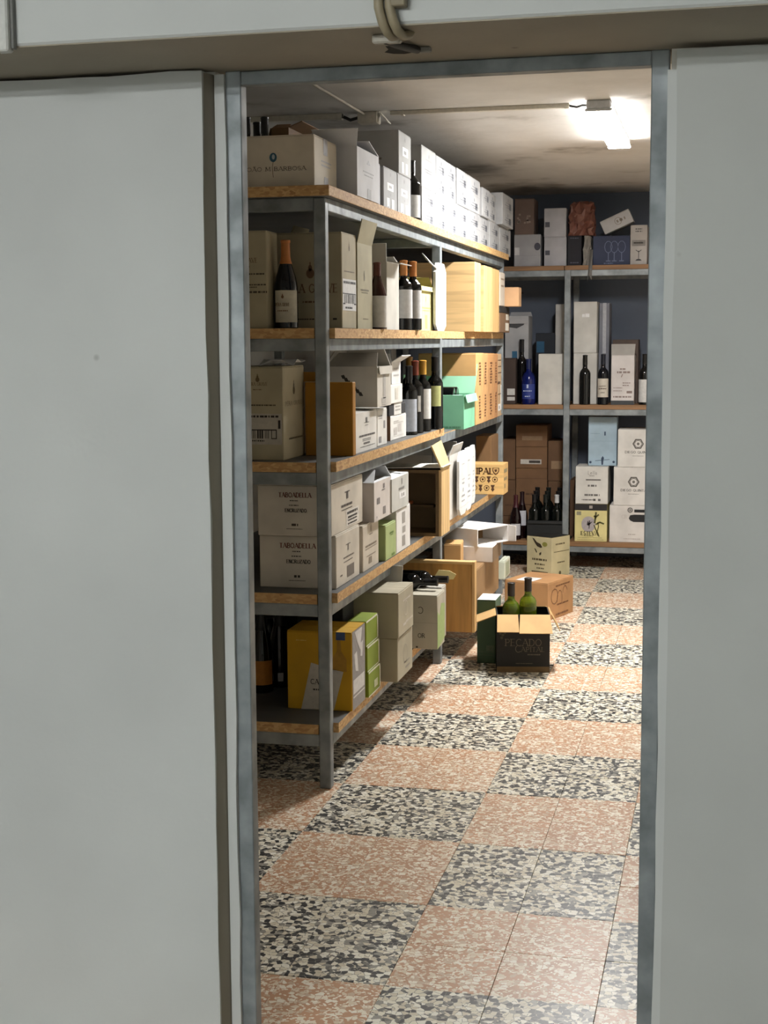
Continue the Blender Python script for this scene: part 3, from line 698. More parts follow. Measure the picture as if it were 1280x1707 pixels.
Ink(B, 'side').pear(.5, .86, .10).greek(.15, .85, .60, .012).done('pear_emblem', (110, 96, 72))
B = aisle('olive beige carton with one flap sticking up on the second shelf', 595, 620, XB, 1.563, P(595, 404.7, X=XB).z, (168, 160, 130), .26, .004, flaps=[('+x', 14, .085, -.02), ('-x', -20, .07), ('-y', -86, .1), ('+y', -86, .1)])
Ink(B, 'side').pear(.45, .62, .12).greek(.2, .75, .46, .02).greek(.25, .7, .43, .012).greek(.35, .7, .12, .014).done('pear_emblem', (116, 108, 84))
bottle('bottle with dark red shoulders and white label between two open cartons', P(629, 540, Y=5.335).x, 5.335, 1.563, .25, .036, 'burgundy', (60, 26, 18), (90, 40, 26), .8, ((.03, .5, (214, 212, 206), 80),))
B = corner('tall open white carton with a torn flap over its near side, second shelf', (645, 552), 436, 'B', (214, 211, 202), w=.16, far=665, X=-1.272, z0=1.563, flaps=[('-y', 14, .07, -.02), ('+x', 100, .05, .02), ('+y', -60, .05), ('-x', 10, .06)])
for px, yy, lab in ((673, 5.86, 'dark bottle with orange capsule and plain white label, left of a pair'), (688.5, 5.955, 'dark bottle with orange capsule and plain white label, right of a pair')):
    bottle(lab, P(px, 540, Y=yy).x, yy, 1.563, .285, .0365, 'bordeaux', (12, 12, 14), (206, 138, 74), .78, ((.17, .58, (226, 226, 226), 75),), group='pair of bottles with orange capsules')
B = aisle('pale yellow open carton beside the pair of orange-capped bottles', 697, 722.5, -1.285, 1.563, P(697, 476, X=-1.285).z, (226, 216, 150), .26, flaps=[('-x', 6, .09, .0), ('+x', 172, .02, .0), ('+y', -20, .05), ('-y', -80, .05)])
Ink(B, 'side').pear(.5, .72, .12).greek(.25, .8, .52, .03).greek(.3, .75, .46, .02).rect(.46, .05, .6, .36).done('pear_emblem', (186, 176, 118))
def folded(label, pa, pb, ytop, ybot, X, th=.012, c=(226, 226, 224), yy=None, seed=0, name='folded_carton'):
    a = P(pa, 600, X=X).y; b = P(pb, 600, X=X).y; m = (pa+pb)/2
    zt, zb = P(m, ytop, X=X).z, P(m, ybot, X=X).z; wd = b-a; ht = zt-zb
    o = thing(name, label, 'box', (X, a, zb), 0)
    pts = [(0, wd*.22, 0), (0, wd*.75, 0), (0, wd, ht*.09), (0, wd, ht*.88), (0, wd*.8, ht), (0, wd*.2, ht), (0, 0, ht*.86), (0, 0, ht*.11)]
    MB().prism(pts, (-th, 0, 0)).build('panel', board(c), o)
    MB().prism([(.0008, wd*.1, ht*.13), (.0008, wd*.9, ht*.13), (.0008, wd*.9, ht*.132), (.0008, wd*.1, ht*.132)], (.0004, 0, 0)).build('crease', flat((190, 190, 188)), o)
    Bx = Box(); Bx.size = (.0001, wd, ht); Bx.root = o
    i = Ink(Bx, 'side', .0009); i.o = Vector((0, 0, 0))
    i.greek(.35, .7, .56, .014).greek(.35, .65, .50, .02).rect(.45, .36, .55, .42).greek(.3, .7, .30, .03).greek(.3, .7, .22, .02).greek(.35, .65, .80, .02); i.done('print', (176, 178, 180))
    return o
o = folded('long white eight-sided carton panel standing in front of the middle post', 726.5, 743.5, 439, 553, -1.262)
MB().prism([(0, -.16, .30), (0, .02, .275), (-.06, .06, .325), (-.06, -.02, .345)], (.003, 0, .003)).build('flap', board((226, 226, 224)), o)
# wooden crates
def crate(label, x0, x1, y0, y1, z0, z1, c=(214, 178, 124), axis=1, faxis=0, name='wooden_crate', open_y=False, hollow=None, rot=0):
    B = Box(); sx, sy, sz = x1-x0, y1-y0, z1-z0; B.size = (sx, sy, sz); B.z1 = z1
    B.root = thing(name, label, 'crate', ((x0+x1)/2, (y0+y1)/2, z0), rot); hx, hy = sx/2, sy/2; t = .012
    wz, wx = wood(c, 2), wood(c, faxis)
    n = max(1, int(sz/.3))
    for k in range(n):
        MB().box(-hx, hx, -hy, -hy+t, k*sz/n+.0006, (k+1)*sz/n-.0006, .001).build('end_board', wx, B.root)
        MB().box(-hx, hx, hy-t, hy, k*sz/n+.0006, (k+1)*sz/n-.0006, .001).build('end_board', wx, B.root)
    m = max(1, int(round(sy/.10)))
    for s in (-1, 1):
        for k in range(m):
            a = -hy+t+(sy-2*t)*k/m; b = -hy+t+(sy-2*t)*(k+1)/m
            MB().box(*(sorted((s*hx, s*(hx-t)))), a+.0005, b-.0005, 0, sz, .001).build('side_board', wood(c, 2), B.root)
    MB().box(-hx+t, hx-t, -hy+t, hy-t, 0, .01).build('bottom_board', wx, B.root)
    MB().box(-hx+t, hx-t, -hy+t, hy-t, sz-.011, sz-.001).build('lid_board', wx, B.root)
    return B
XC = -1.222; zc = P(791, 436, X=XC).z
def ya(px, X): return P(px, 600, X=X).y
crate('pale pine crate nearest the middle post on the second shelf', XC-.33, XC, ya(791, XC), ya(801, XC), 1.563, zc)
crate('pale pine crate set back between two others on the second shelf', XC-.36, XC-.03, ya(801, XC)+.004, ya(806, XC), 1.563, zc-.002, (196, 156, 104))
crate('pale pine crate, third along on the second shelf', XC-.33, XC, ya(806, XC)+.004, ya(820, XC), 1.563, zc-.004)
crate('pale pine crate at the far end of the row on the second shelf', XC-.33, XC-.002, ya(820, XC)+.004, ya(832, XC), 1.563, zc-.006, (206, 168, 112))
Xe = -1.23
B = aisle('dark brown flat carton at the far end of the second shelf', 833, 849, Xe, 1.563, 1.563+.11, (120, 92, 66), .25)
Ink(B, 'side').rect(.55, .1, .9, .5).rect(.6, .65, .95, .95).done('paper_label', (220, 214, 200))
B = aisle('black flat carton under the whitish one at the far end of second shelf', 833, 849, Xe, 1.6735, 1.71, (36, 34, 32), .25)
B = aisle('whitish upright carton at the far end of the second shelf', 833, 841, Xe, 1.711, P(833, 453, X=Xe).z, (196, 184, 168), .22)
Ink(B, 'side').greek(.2, .8, .8, .05).greek(.2, .8, .6, .05).done('print', (150, 130, 110))
carton('small light brown carton jutting out at the far end of second shelf', Xe-.08, Xe+.075, 8.27, 8.38, 1.711, 1.82, (190, 150, 110))

# ------------------------------------------------------------------ third shelf (C)
B = corner('beige pear logo carton with big barcode, near end of third shelf', (473, 767), 611, 'C', (180, 170, 142), w=.165, far=508, Y=4.665)
Ink(B, 'front').rect(.16, .17, .97, .50).done('paper_label', (186, 180, 168))
Ink(B, 'front', .0012).bars(.2, .235, .72, .32).rect(.16, .32, .86, .332).rect(.74, .235, .755, .32).rect(.84, .235, .86, .32).rect(.74, .23, .86, .24).greek(.16, .92, .47, .022).greek(.2, .6, .21, .014).rect(.89, .34, .94, .43).done('barcode', (44, 38, 36))
Ink(B, 'front').greek(.14, .84, .59, .014).done('small_print', (66, 58, 42))
Ink(B, 'front').pear(.46, .875, .085).text('PÊRA GRAVE', .46, .815, .032, .11, True, .42).greek(.36, .56, .755, .01).done('pear_emblem', (104, 90, 60))
Ink(B, 'side').pear(.5, .76, .15).text('PÊRA GRAVE', .5, .60, .04, .11, True, .8).greek(.25, .9, .22, .018).done('pear_emblem', (96, 84, 60))
o = thing('paper_sheet', 'crumpled white paper lying on the near beige carton, third shelf', 'paper', (B.x1-.03, 4.72, B.z1))
sp = MB()
g = [[(-.06+.04*i, .05*j-.03, .002+abs(math.sin(i*2.1+j*1.3))*.022) for j in range(4)] for i in range(4)]
for i in range(3):
    for j in range(3): sp.prism([g[i][j], g[i+1][j], g[i+1][j+1], g[i][j+1]], (0, 0, .0012))
sp.build('sheet', board((236, 236, 234)), o)
pg = P(590, 761, Z=1.118)
B = carton('mustard gold carton standing upright behind the post on third shelf', P(512, 755, Y=4.91).x, P(591, 761, Y=4.91).x, 4.89, 4.932, 1.118, P(595, 637, Y=4.90).z, (168, 116, 22), seam=False)
MB().box(-.10, -.035, .005, .012, B.size[2], B.size[2]+.035).build('inner_flap', board((160, 112, 26)), B.root)
MB().box(-B.size[0]/2, B.size[0]/2, -.026, -.022, B.size[2], B.size[2]+.0015).build('lit_rim', board((206, 190, 150)), B.root)  # pale strip: the light along the top edge put into its colour
X4c = -1.283; zc4 = P(592, 690, X=X4c).z
B = aisle('white carton with small print and a slanting grey flap, third shelf', 592, 627.6, X4c, 1.118, zc4, (224, 222, 216), .3, flaps=[('-y', 16, .10, .05), ('+x', -86, .1), ('-x', -86, .1), ('+y', -86, .1)])
Ink(B, 'side').rect(.46, .72, .54, .86).rect(.38, .72, .62, .735).greek(.42, .58, .66, .015).greek(.15, .9, .40, .05).greek(.3, .7, .31, .02).greek(.3, .7, .27, .02).greek(.35, .65, .2, .05).greek(.2, .9, .12, .02).done('print', (110, 108, 106))
B = aisle('white carton with faint print between two others on the third shelf', 628, 645, X4c-.004, 1.118, zc4, (224, 222, 216), .3)
Ink(B, 'side').rect(.62, .45, .8, .66).greek(.1, .5, .8, .03).greek(.1, .5, .74, .02).rect(.15, .08, .4, .25).done('print', (150, 148, 148))
Xs = -1.262; zs1 = P(629, 611, X=Xs).z
B = aisle('white carton with wheat logo and an open lid, stacked on third shelf', 628.5, 651.7, Xs, zc4+.0115, zs1, (210, 205, 194), .2, flaps=[('-x', -35, .09, .0), ('-y', -50, .08), ('+x', 178, .03), ('+y', -40, .08)])
i_ = Ink(B, 'front')
for k in range(7): i_.poly([(.30+k*.055, .78-k*.07), (.36+k*.055, .80-k*.07), (.40+k*.055, .70-k*.07), (.33+k*.055, .70-k*.07)])
i_.disc(.18, .2, .06); i_.done('wheat_emblem', (54, 48, 40))
Ink(B, 'side').rect(.42, .2, .6, .85).rect(.3, .08, .62, .22).greek(.3, .7, .04, .03).done('print', (180, 176, 170))
Xk = -1.306
zk = P(650, 694, X=Xk).z; zk2 = zk+.048; zk3 = P(653, 641, X=Xk).z; zk4 = P(653, 604, X=Xk).z
B = aisle('white carton with brown end, bottom of the small stack on third shelf', 650, 677, Xk, 1.118, zk, (224, 222, 216), .2)
Ink(B, 'front').rect(0, 0, 1, 1).done('brown_end', (120, 86, 58)); Ink(B, 'side').rect(.45, .3, .68, .62).greek(.2, .5, .75, .04).greek(.2, .8, .68, .03).greek(.2, .8, .15, .02).rect(.2, .2, .4, .5).done('print', (196, 190, 184))
B = aisle('flat black carton with white sticker in the small stack on third shelf', 648, 676, Xk, zk+.001, zk2, (34, 34, 36), .2)
Ink(B, 'side').rect(.28, .0, .72, 1).done('paper_label', (222, 220, 214)); Ink(B, 'side', .0012).greek(.35, .66, .7, .12).greek(.35, .66, .4, .12).done('print', (160, 156, 150))
B = aisle('plain white carton above the flat black one on third shelf', 651, 671, Xk+.006, zk2+.001, zk3, (228, 226, 220), .19); Ink(B, 'side').rect(.35, .2, .6, .8).done('print', (206, 202, 190))
B = aisle('small white carton topping the small stack on third shelf', 652.5, 668, Xk, zk3+.001, zk4, (224, 222, 218), .16, flaps=[('+x', 60, .05, .0), ('-y', -30, .04), ('-x', -60, .04)])
Ink(B, 'side').greek(.2, .8, .7, .08).greek(.2, .8, .4, .08).done('print', (190, 188, 184))
for px, yy, hh, cp, lab, ls, kd in (
    (682, 6.06, .295, (24, 24, 26), 'dark bottle with a tall bluish label next to the white stack, third shelf', ((.05, .52, (206, 214, 228), 60),), 'bordeaux'),
    (692, 6.17, .315, (128, 58, 38), 'dark bottle with a red-brown capsule on the third shelf', ((.30, .52, (226, 226, 222), 40),), 'bordeaux'),
    (705, 6.30, .315, (206, 156, 60), 'dark bottle with a gold capsule and large white label, third shelf', ((.18, .60, (232, 232, 228), 70),), 'bordeaux'),
    (725, 6.46, .33, (16, 16, 18), 'tall black bottle with a yellow-green label beside the middle post', ((.32, .60, (214, 220, 150), 45),), 'bordeaux')):
    bottle(lab, P(px, 730, Y=yy).x, yy, 1.118, hh, .0375, kd, (10, 11, 11), cp, .80, ls)
bottle('dark bottle with gold foil half hidden behind the gold capsule bottle', P(709, 700, Y=6.42).x-.07, 6.40, 1.118, .33, .037, 'bordeaux', (10, 10, 10), (160, 120, 50))
bottle('dark round-topped bottle behind the small white stack on third shelf', P(676, 650, Y=6.02).x-.085, 6.03, 1.118, .34, .042, 'champagne', (10, 10, 10), (30, 28, 28))
# second bay
pgc = P(773, 717, Z=1.118)
GREEN = (122, 186, 150)
B = corner('mint green open carton holding dark bottles, past the middle post', (773, 717), 659, 'c', GREEN, w=.30, far=791, X=-1.236, inner=board((150, 206, 172)), flaps=[('+y', 12, .15, -.04), ('-x', 0, .10, .0), ('+x', 165, .04, .02), ('-y', -85, .02)])
Ink(B, 'front').greek(.3, .95, .06, .05).done('print', (94, 150, 118))
gx, gy = B.x1, B.y0
bf = Box(); bf.size = (.30, .01, .1); bf.root = B.root
for k in range(2):
    bottle(('dark bottle lying in the mint green carton, base towards the aisle', 'dark bottle lying in the mint green carton, next to its raised flap')[k], gx-.05-.004, gy+.045+.085*k, 1.088+.165, .27, .038, 'champagne', (10, 12, 12), (20, 20, 20), .8, tilt=(0, R(-90), 0))
Xt = -1.232; zt_ = P(809, 588, X=Xt).z
TAN = ((204, 160, 104), (196, 150, 98), (186, 138, 88), (178, 128, 82), (190, 160, 124))
for k, (a, b) in enumerate(((793.5, 806), (806, 815), (815, 827), (827, 833.5), (833.5, 840.5))):
    labs = ('tall tan carton with vertical writing right behind the mint carton', 'tall tan carton with vertical writing, second of the tight row', 'tall tan carton with vertical writing, third of the tight row', 'tall brown carton with vertical writing, fourth of the tight row', 'tall pale carton with white stickers ending the tight row')
    B = aisle(labs[k], a, b, Xt, 1.0885, zt_-.003*k, TAN[k], .3, -.004*k, group='tall cartons with vertical writing' if k < 4 else None)
    i_ = Ink(B, 'side')
    if k < 4:
        for v in (.25, .72):
            for q in range(8):
                i_.rect(.38+random.uniform(-.06, .06), v-.17+q*.042, .62+random.uniform(-.06, .06), v-.17+q*.042+.025)
        i_.done('vertical_lettering', (110, 72, 44))
    else:
        i_.rect(.2, .09, .75, .2).rect(.78, .1, 1, .5).done('paper_label', (232, 230, 226)); Ink(B, 'side', .0012).rect(.42, .12, .55, .17).done('print', (70, 60, 56))
        Ink(B, 'side').greek(.2, .9, .9, .015).greek(.2, .9, .8, .015).greek(.2, .9, .7, .015).greek(.2, .9, .36, .015).rect(.1, .52, .7, .56).done('small_print', (96, 70, 50))

# ------------------------------------------------------------------ fourth shelf (D)
zD = .857
def taboa(B, u=.62, w=.55):
    Ink(B, 'front').text('TABOADELLA', u, .80, .085, .17, True, w).done('red_lettering', (112, 58, 44))
    Ink(B, 'front').text('ENCRUZADO', u+.01, .50, .066, .17, True, w*.66).greek(u-.08, u+.05, .60, .02).greek(u-.05, u+.04, .22, .045).greek(u-.12, u+.1, .14, .012).greek(u-.07, u+.04, .69, .02).done('dark_lettering', (66, 58, 50))
p1 = P(561, 981, Z=.672)
B = carton('TABOADELLA wine carton on the fourth shelf, lower of two', -1.284-.275, -1.284, 4.718, ya(596.5, -1.284), .672, zD, (212, 204, 190)); taboa(B, .50, .47)
Ink(B, 'side').rect(.48, .62, .52, .74).rect(.40, .73, .6, .745).greek(.3, .75, .5, .03).greek(.3, .7, .42, .02).rect(.45, .1, .75, .32).greek(.15, .25, .2, .03).done('print', (120, 112, 104))
B = carton('TABOADELLA wine carton on the fourth shelf, upper of two', -1.292-.262, -1.292, 4.69, ya(602.5, -1.292), zD, 1.034, (212, 204, 190)); taboa(B, .51, .44)
MB().box(-.05, .0, -.05, .05, B.size[2], B.size[2]+.006).build('torn_flap', board((212, 204, 190)), B.root)
Ink(B, 'side').rect(.46, .62, .52, .76).rect(.41, .75, .57, .77).greek(.3, .65, .5, .05).greek(.3, .65, .42, .02).done('print', (90, 84, 78))
Ink(B, 'side').rect(.45, .06, .86, .38).done('paper_label', (226, 222, 214)); Ink(B, 'side', .0012).greek(.48, .83, .32, .05).greek(.5, .8, .23, .04).greek(.5, .8, .17, .03).greek(.5, .8, .10, .03).done('print', (50, 46, 44))
zD2 = .846
B = carton('white carton with raised white flap, upper row of fourth shelf', -1.262-.27, -1.262, ya(622, -1.262), ya(651, -1.262), zD2, P(622, 806, X=-1.262).z, (214, 206, 200), flaps=[('-x', -30, .10, .0), ('-y', -65, .1), ('+y', -35, .05), ('+x', -88, .02)], inner=board((226, 228, 230)))
Ink(B, 'side').rect(.5, .78, .6, .9).greek(.42, .62, .74, .03).rect(.15, .42, .32, .58).disc(.14, .1, .03).rect(.5, .1, .65, .3).done('print', (130, 124, 122))
B = carton('pale carton under the raised white flap carton on fourth shelf', -1.28-.29, -1.28, ya(602.5, -1.28), ya(629, -1.28), .672, zD2-.001, (206, 196, 180))
Ink(B, 'side').disc(.5, .88, .05, .09).rect(.4, .74, .62, .76).greek(.15, .85, .52, .04).greek(.15, .85, .46, .02).greek(.2, .8, .3, .02).rect(.35, .12, .55, .26).done('print', (140, 128, 112))
B = carton('olive green carton with bright green front on the fourth shelf', -1.262-.28, -1.262, ya(641, -1.262), ya(664, -1.262)-.06, .672, P(641, 877, X=-1.262).z, (168, 184, 124))
Ink(B, 'side').greek(.4, .75, .72, .05).greek(.45, .7, .66, .03).rect(.55, .05, .85, .12).done('print', (104, 130, 62))
B = carton('grey carton with a white sticker, end of the upper row of fourth shelf', -1.256-.27, -1.256, ya(652, -1.256), ya(680, -1.256), .851, P(652, 800, X=-1.256).z, (196, 196, 190), flaps=[('+x', -84, .1), ('-x', -40, .08, 0), ('-y', -88, .08), ('+y', -88, .08)], inner=board((226, 228, 228)))
Ink(B, 'side').rect(.42, .3, .82, .52).done('paper_label', (232, 232, 230)); Ink(B, 'side', .0012).rect(.55, .36, .6, .46).rect(.65, .36, .72, .46).greek(.4, .75, .62, .08).rect(.56, .74, .62, .92).done('print', (150, 148, 144))
B = carton('white carton with grey pictograms beside the green carton', -1.262-.27, -1.262, ya(664, -1.262)-.05, ya(682.5, -1.262), .672, .850, (226, 224, 220))
Ink(B, 'side').rect(.4, .62, .62, .88).rect(.42, .40, .64, .55).rect(.4, .10, .62, .34).done('pictograms', (160, 156, 150))
# hollow carton lying with its open end to the door
Xh = -1.197; y0 = ya(731, Xh); y1 = ya(745, Xh); zh = P(731, 784, X=Xh).z
o = thing('open_crate', 'dark open wooden crate on its side with edge board coloured as lit, fourth shelf', 'crate', (Xh-.17, y0, .672))
t = .014; hx = .17; hh = zh-.672; dp = y1-y0; DK = board((112, 88, 56))
MB().box(-hx, hx, 0, dp, 0, t).build('side_board', DK, o); MB().box(-hx, hx, 0, dp, hh-t, hh).build('side_board', DK, o)
MB().box(-hx, -hx+t, 0, dp, t, hh-t).build('side_board', DK, o); MB().box(-hx+t, hx-t, dp-t, dp, t, hh-t).build('bottom_board', DK, o)
MB().box(hx-t, hx, 0, dp, t, hh-t).build('side_board', DK, o)
MB().box(-hx+t, hx-.05, dp-.06, dp-t, hh*.38, hh*.42).build('rail', DK, o)
MB().box(-.02, .02, dp-.05, dp-t, hh*.42, hh*.47, .004).build('orange_strap', flat((196, 110, 60)), o)
MB().box(hx, hx+.012, .0, dp, -.0, hh, .001).build('lit_edge_board', wood((226, 190, 134), 2), o)  # aisle board and flap in pale colours: light on that side coloured in
MB().prism([(hx+.010, -.0, hh), (hx+.010, dp, hh), (hx-.03, dp-.01, hh+.115), (hx-.03, -.03, hh+.105)], (.006, 0, .002)).build('raised_flap', board((226, 200, 146)), o)
MB().prism([(-.10, .0, hh+.004), (hx+.02, -.01, hh+.012), (hx+.02, dp, hh+.012), (-.08, dp, hh+.006)], (0, 0, .003)).build('white_card', board((228, 226, 216)), o)
# second bay of the fourth shelf
B = carton('white carton half hidden behind folded white panels on fourth shelf', -1.255-.3, -1.255, 6.66, 6.96, .672, .98, (206, 202, 194), flaps=[('-y', 160, .05), ('+x', 20, .05), ('-x', -30, .05), ('+y', -20, .05)])
folded('folded white carton panel nearest the middle post, fourth shelf', 765.5, 778.5, 752, 857, -1.222)
folded('folded white carton panel in the middle of three on fourth shelf', 776.5, 787, 746, 849, -1.228)
folded('folded white carton panel farthest from the post, fourth shelf', 786, 792.5, 742, 838, -1.2415)
pc = P(839, 825, Z=.672)
B = crate('wooden crate branded PRINCIPAL with a shield, jutting from the fourth shelf', pc.x-.34, pc.x, pc.y, pc.y+.17, .672, P(839, 774, Y=pc.y).z, (226, 184, 118))
Ink(B, 'front').text('PRINCIPAL', .50, .77, .19, .2, True, .66).done('lettering', (92, 60, 32))
def shield(i, u, v, s): k = s*i.W/i.H; i.poly([(u-s, v+k), (u+s, v+k), (u+s, v), (u+s*.6, v-k*.75), (u, v-k*1.15), (u-s*.6, v-k*.75), (u-s, v)])
i_ = Ink(B, 'front'); shield(i_, .875, .775, .055); i_.done('shield', (92, 60, 32)); i_ = Ink(B, 'front', .0012); shield(i_, .875, .785, .04); i_.done('shield_inner', (214, 172, 108)); i_ = Ink(B, 'front', .0016); shield(i_, .875, .79, .022); i_.done('shield_core', (92, 60, 32))
i_ = Ink(B, 'front')
for r_, v in enumerate((.50, .22)):
    for k in range(6):
        u = .36+.10*k-.035*r_
        if (k+r_) % 2: i_.ring(u, v, .085, .018, 10); i_.disc(u, v, .035)
        else: i_.poly([(u-.035, v+.10), (u+.035, v+.10), (u+.012, v), (u+.03, v-.04), (u, v-.12), (u-.03, v-.04), (u-.012, v)])
i_.done('pictograms', (84, 54, 32))
Ink(B, 'side').rect(.1, .7, .8, .82).greek(.1, .8, .5, .1).rect(.2, .2, .4, .34).done('faded_print', (156, 142, 106))
front('dark kraft carton standing behind the PRINCIPAL crate', 793, 819, 727, 'D', 8.16, .26, (132, 98, 62))

# ------------------------------------------------------------------ bottom shelf (E)
for px, yy, lab, ls in ((437, 5.02, 'dark bottle with an orange label on the bottom shelf', ((.10, .38, (196, 128, 44), 60),)), (468, 5.12, 'dark bottle with a tiny white label beside the yellow carton', ((.08, .18, (206, 206, 206), 14),)), (452, 5.25, 'dark bottle behind the orange-labelled one on the bottom shelf', ())):
    bottle(lab, P(px, 1150, Y=yy).x, yy, .222, .325, .043, 'champagne', (12, 13, 12), (26, 26, 24), .72, ls)
Xy = -1.253
x0 = P(480, 1190, Y=4.80).x; zy = P(540, 1053, Y=4.80).z
B = carton('yellow carton with a slanted white card behind the front post', x0, Xy, 4.80, ya(605, Xy), .222, zy, (206, 158, 22), mat=board((206, 158, 22)))
Ink(B, 'front').poly([(.21, .0), (.72, .01), (.87, .50), (.60, .55), (.37, .60)]).done('white_card', (196, 190, 178))
Ink(B, 'front', .0013).text('CA', .425, .36, .06, .14, True).greek(.40, .49, .26, .02).done('lettering', (50, 46, 44))
Ink(B, 'front').poly([(.70, .52), (.92, .50), (.92, .66), (.84, .76), (.83, .90), (.78, .90), (.77, .76), (.70, .66)]).done('bottle_picture', (176, 132, 40)); Ink(B, 'front', .0012).rect(.76, .90, .9, 1.0).done('blue_cap_picture', (66, 84, 128)); Ink(B, 'front').greek(.14, .3, .88, .01).done('small_print', (226, 200, 110))
Ink(B, 'side').rect(.03, 0, .97, 1).done('wrapped_side', (150, 146, 144)); i_ = Ink(B, 'side', .0014); i_.poly([(.2, .98), (.75, .98), (.6, .7), (.4, .82)]).poly([(.15, .70), (.35, .72), (.45, .45), (.25, .48)]).poly([(.62, .78), (.8, .8), (.75, .6), (.6, .62)]).rect(.08, .20, .9, .38).rect(.08, .15, .9, .17); i_.done('pale_wrap_patches', (214, 212, 210))  # pale patches and bars over the grey side
zg = .222; hg = .094
for k, lab in enumerate(('lime green box at the bottom of three on the bottom shelf', 'lime green box in the middle of three on the bottom shelf', 'lime green box on top of three on the bottom shelf')):
    B = carton(lab, -1.243-.08, -1.243-.004*k, ya(605.5, -1.243)+.045, 5.185, zg, zg+hg, (132, 150, 42), seam=False, group='three stacked lime green boxes')
    i_ = Ink(B, 'side'); i_.rect(0, .93, 1, 1).rect(.0, 0, 1, .05).rect(.93, 0, 1, 1); i_.done('white_edges', (226, 226, 206))
    if k == 0: Ink(B, 'side', .0012).rect(.45, .2, .75, .5).done('print', (196, 200, 160))
    zg += hg+.0005
carton('black carton standing behind the lime green boxes', -1.52, -1.345, 5.03, 5.19, .222, .60, (30, 31, 33))
carton('black carton farther left behind the yellow carton', -1.80, -1.575, 5.32, 5.57, .222, .56, (28, 28, 30))
X5 = -1.179
z5 = P(663, 1062, Y=5.203).z
B5 = corner('grey carton at the bottom of two, overhanging the bottom shelf', (663, 1138), 1064, 'E', (176, 168, 146), w=.32, far=687.5)
i_ = Ink(B5, 'side'); i_.ring(.5, .5, .2, .02).greek(.4, .8, .3, .03).rect(.5, .15, .8, .2); i_.done('print', (150, 144, 134))
B = carton('grey carton on top of another, overhanging the bottom shelf', B5.x1-.325, B5.x1+.006, B5.y0-.01, B5.y1-.01, B5.z1+.001, P(665, 993, Y=5.2).z, (176, 168, 146), tape=None)
MB().prism([(-.10, B.size[1]/2, B.size[2]), (.12, B.size[1]/2, B.size[2]), (.12, B.size[1]/2+.02, B.size[2]+.06), (-.10, B.size[1]/2+.02, B.size[2]+.06)], (0, .004, 0)).build('raised_flap', board((186, 184, 178)), B.root)
i_ = Ink(B, 'side'); i_.greek(.3, .8, .75, .04).rect(.3, .18, .5, .24).greek(.5, .95, .24, .05).ring(.5, .55, .16, .02); i_.done('print', (206, 200, 188))
B6 = corner('grey carton with a reversed C and OR on its end, overhanging the bottom shelf', (729, 1083), 993, 'E', (186, 180, 162), w=.30, d=.16)
Ink(B6, 'front').text('<', .76, .72, .12, .1, True).text('OR', .77, .25, .075, .14, True).rect(.69, .02, .72, .05).done('lettering', (72, 64, 54)); Ink(B6, 'front').rect(.3, .485, 1, .49).done('crease', (150, 144, 128))
Ink(B6, 'side').poly([(.0, 0), (1, .1), (1, .75), (.5, .8), (.3, .6), (0, .7)]).done('green_side', (160, 180, 120))
Ink(B6, 'top').greek(.3, .6, .3, .08).done('print', (150, 150, 150))
zb = B6.z1+.0365
for k, (xx, yy, lab) in enumerate(((B6.x1-.02, B6.y0+.115, 'dark bottle lying on the reversed C carton, nearer the door'), (B6.x1+.01, B6.y0+.20, 'dark bottle lying behind the first on the bottom shelf cartons'))):
    bottle(lab, xx-.285, yy, zb, .285, .0365, 'bordeaux', (10, 11, 12), (16, 16, 18), tilt=(0, R(90), 0))
carton('pale grey carton hidden under the lying bottles on the bottom shelf', B6.x1-.32, B6.x1-.02, B6.y0+.165, B6.y0+.30, .222, B6.z1-.0005, (190, 186, 176))
pe = P(791, 1055, Z=.222); ze = P(791, 937, Y=pe.y).z
o = thing('wooden_tray', 'shallow wooden tray standing on edge, sticking out of the bottom shelf', 'crate', (pe.x-.17, pe.y, .222))
hz = ze-.222
MB().box(-.17, .158, .004, .016, .0, hz-.012).build('panel', wood((196, 148, 82), 2), o)
MB().box(.158, .17, 0, .05, 0, hz, .001).build('lit_edge_board', wood((226, 184, 124), 2), o); MB().box(-.17, -.158, 0, .05, 0, hz, .001).build('lit_edge_board', wood((226, 184, 124), 2), o)  # edges in paler wood than the panel: the light on them is coloured in
MB().box(-.158, .158, 0, .05, hz-.012, hz, .001).build('lit_edge_board', wood((226, 190, 130), 0), o)
a = P(723, 957, Y=pe.y-.06); b = P(760, 957, Y=pe.y-.06); s_ = (b.x-a.x)
t_ = thing('card_tag', 'pale yellow hexagonal card flap in front of the wooden tray', 'card', ((a.x+b.x)/2, pe.y-.06, P(740, 966, Y=pe.y-.06).z))
MB().prism([(-s_*.5, 0, .008), (-s_*.28, 0, .042), (s_*.2, .0, .04), (s_*.5, 0, .024), (s_*.38, 0, .002), (0, 0, 0)], (0, .004, 0)).build('card', board((236, 224, 160)), t_)
MB().box(-s_*.42, -s_*.36, .004, .12, .01, .022).build('fold', board((206, 192, 140)), t_)
carton('crumpled brown carton under the white flat boxes on the bottom shelf', -1.45, -1.135, 6.72, 7.42, .222, .43, (150, 116, 76))
carton('small kraft carton beside the white flat boxes on the bottom shelf', P(737, 925, Y=6.76).x, P(765, 925, Y=6.76).x, 6.76, 6.93, .431, .545, (206, 164, 108), rot=6)
B = carton('flat white carton under the open one on the bottom shelf', -1.095-.26, -1.095, 6.96, 7.24, .431, .508, (230, 226, 222), seam=False); Ink(B, 'side').rect(0, 0, 1, .97).done('brown_side', (128, 104, 76))
o = thing('open_carton', 'flat white carton lying open towards the aisle on the bottom shelf', 'box', (-1.235, 7.13, .5085), -27)
hx, hy, hh, t = .14, .13, .085, .005; Wm = board((234, 231, 228))
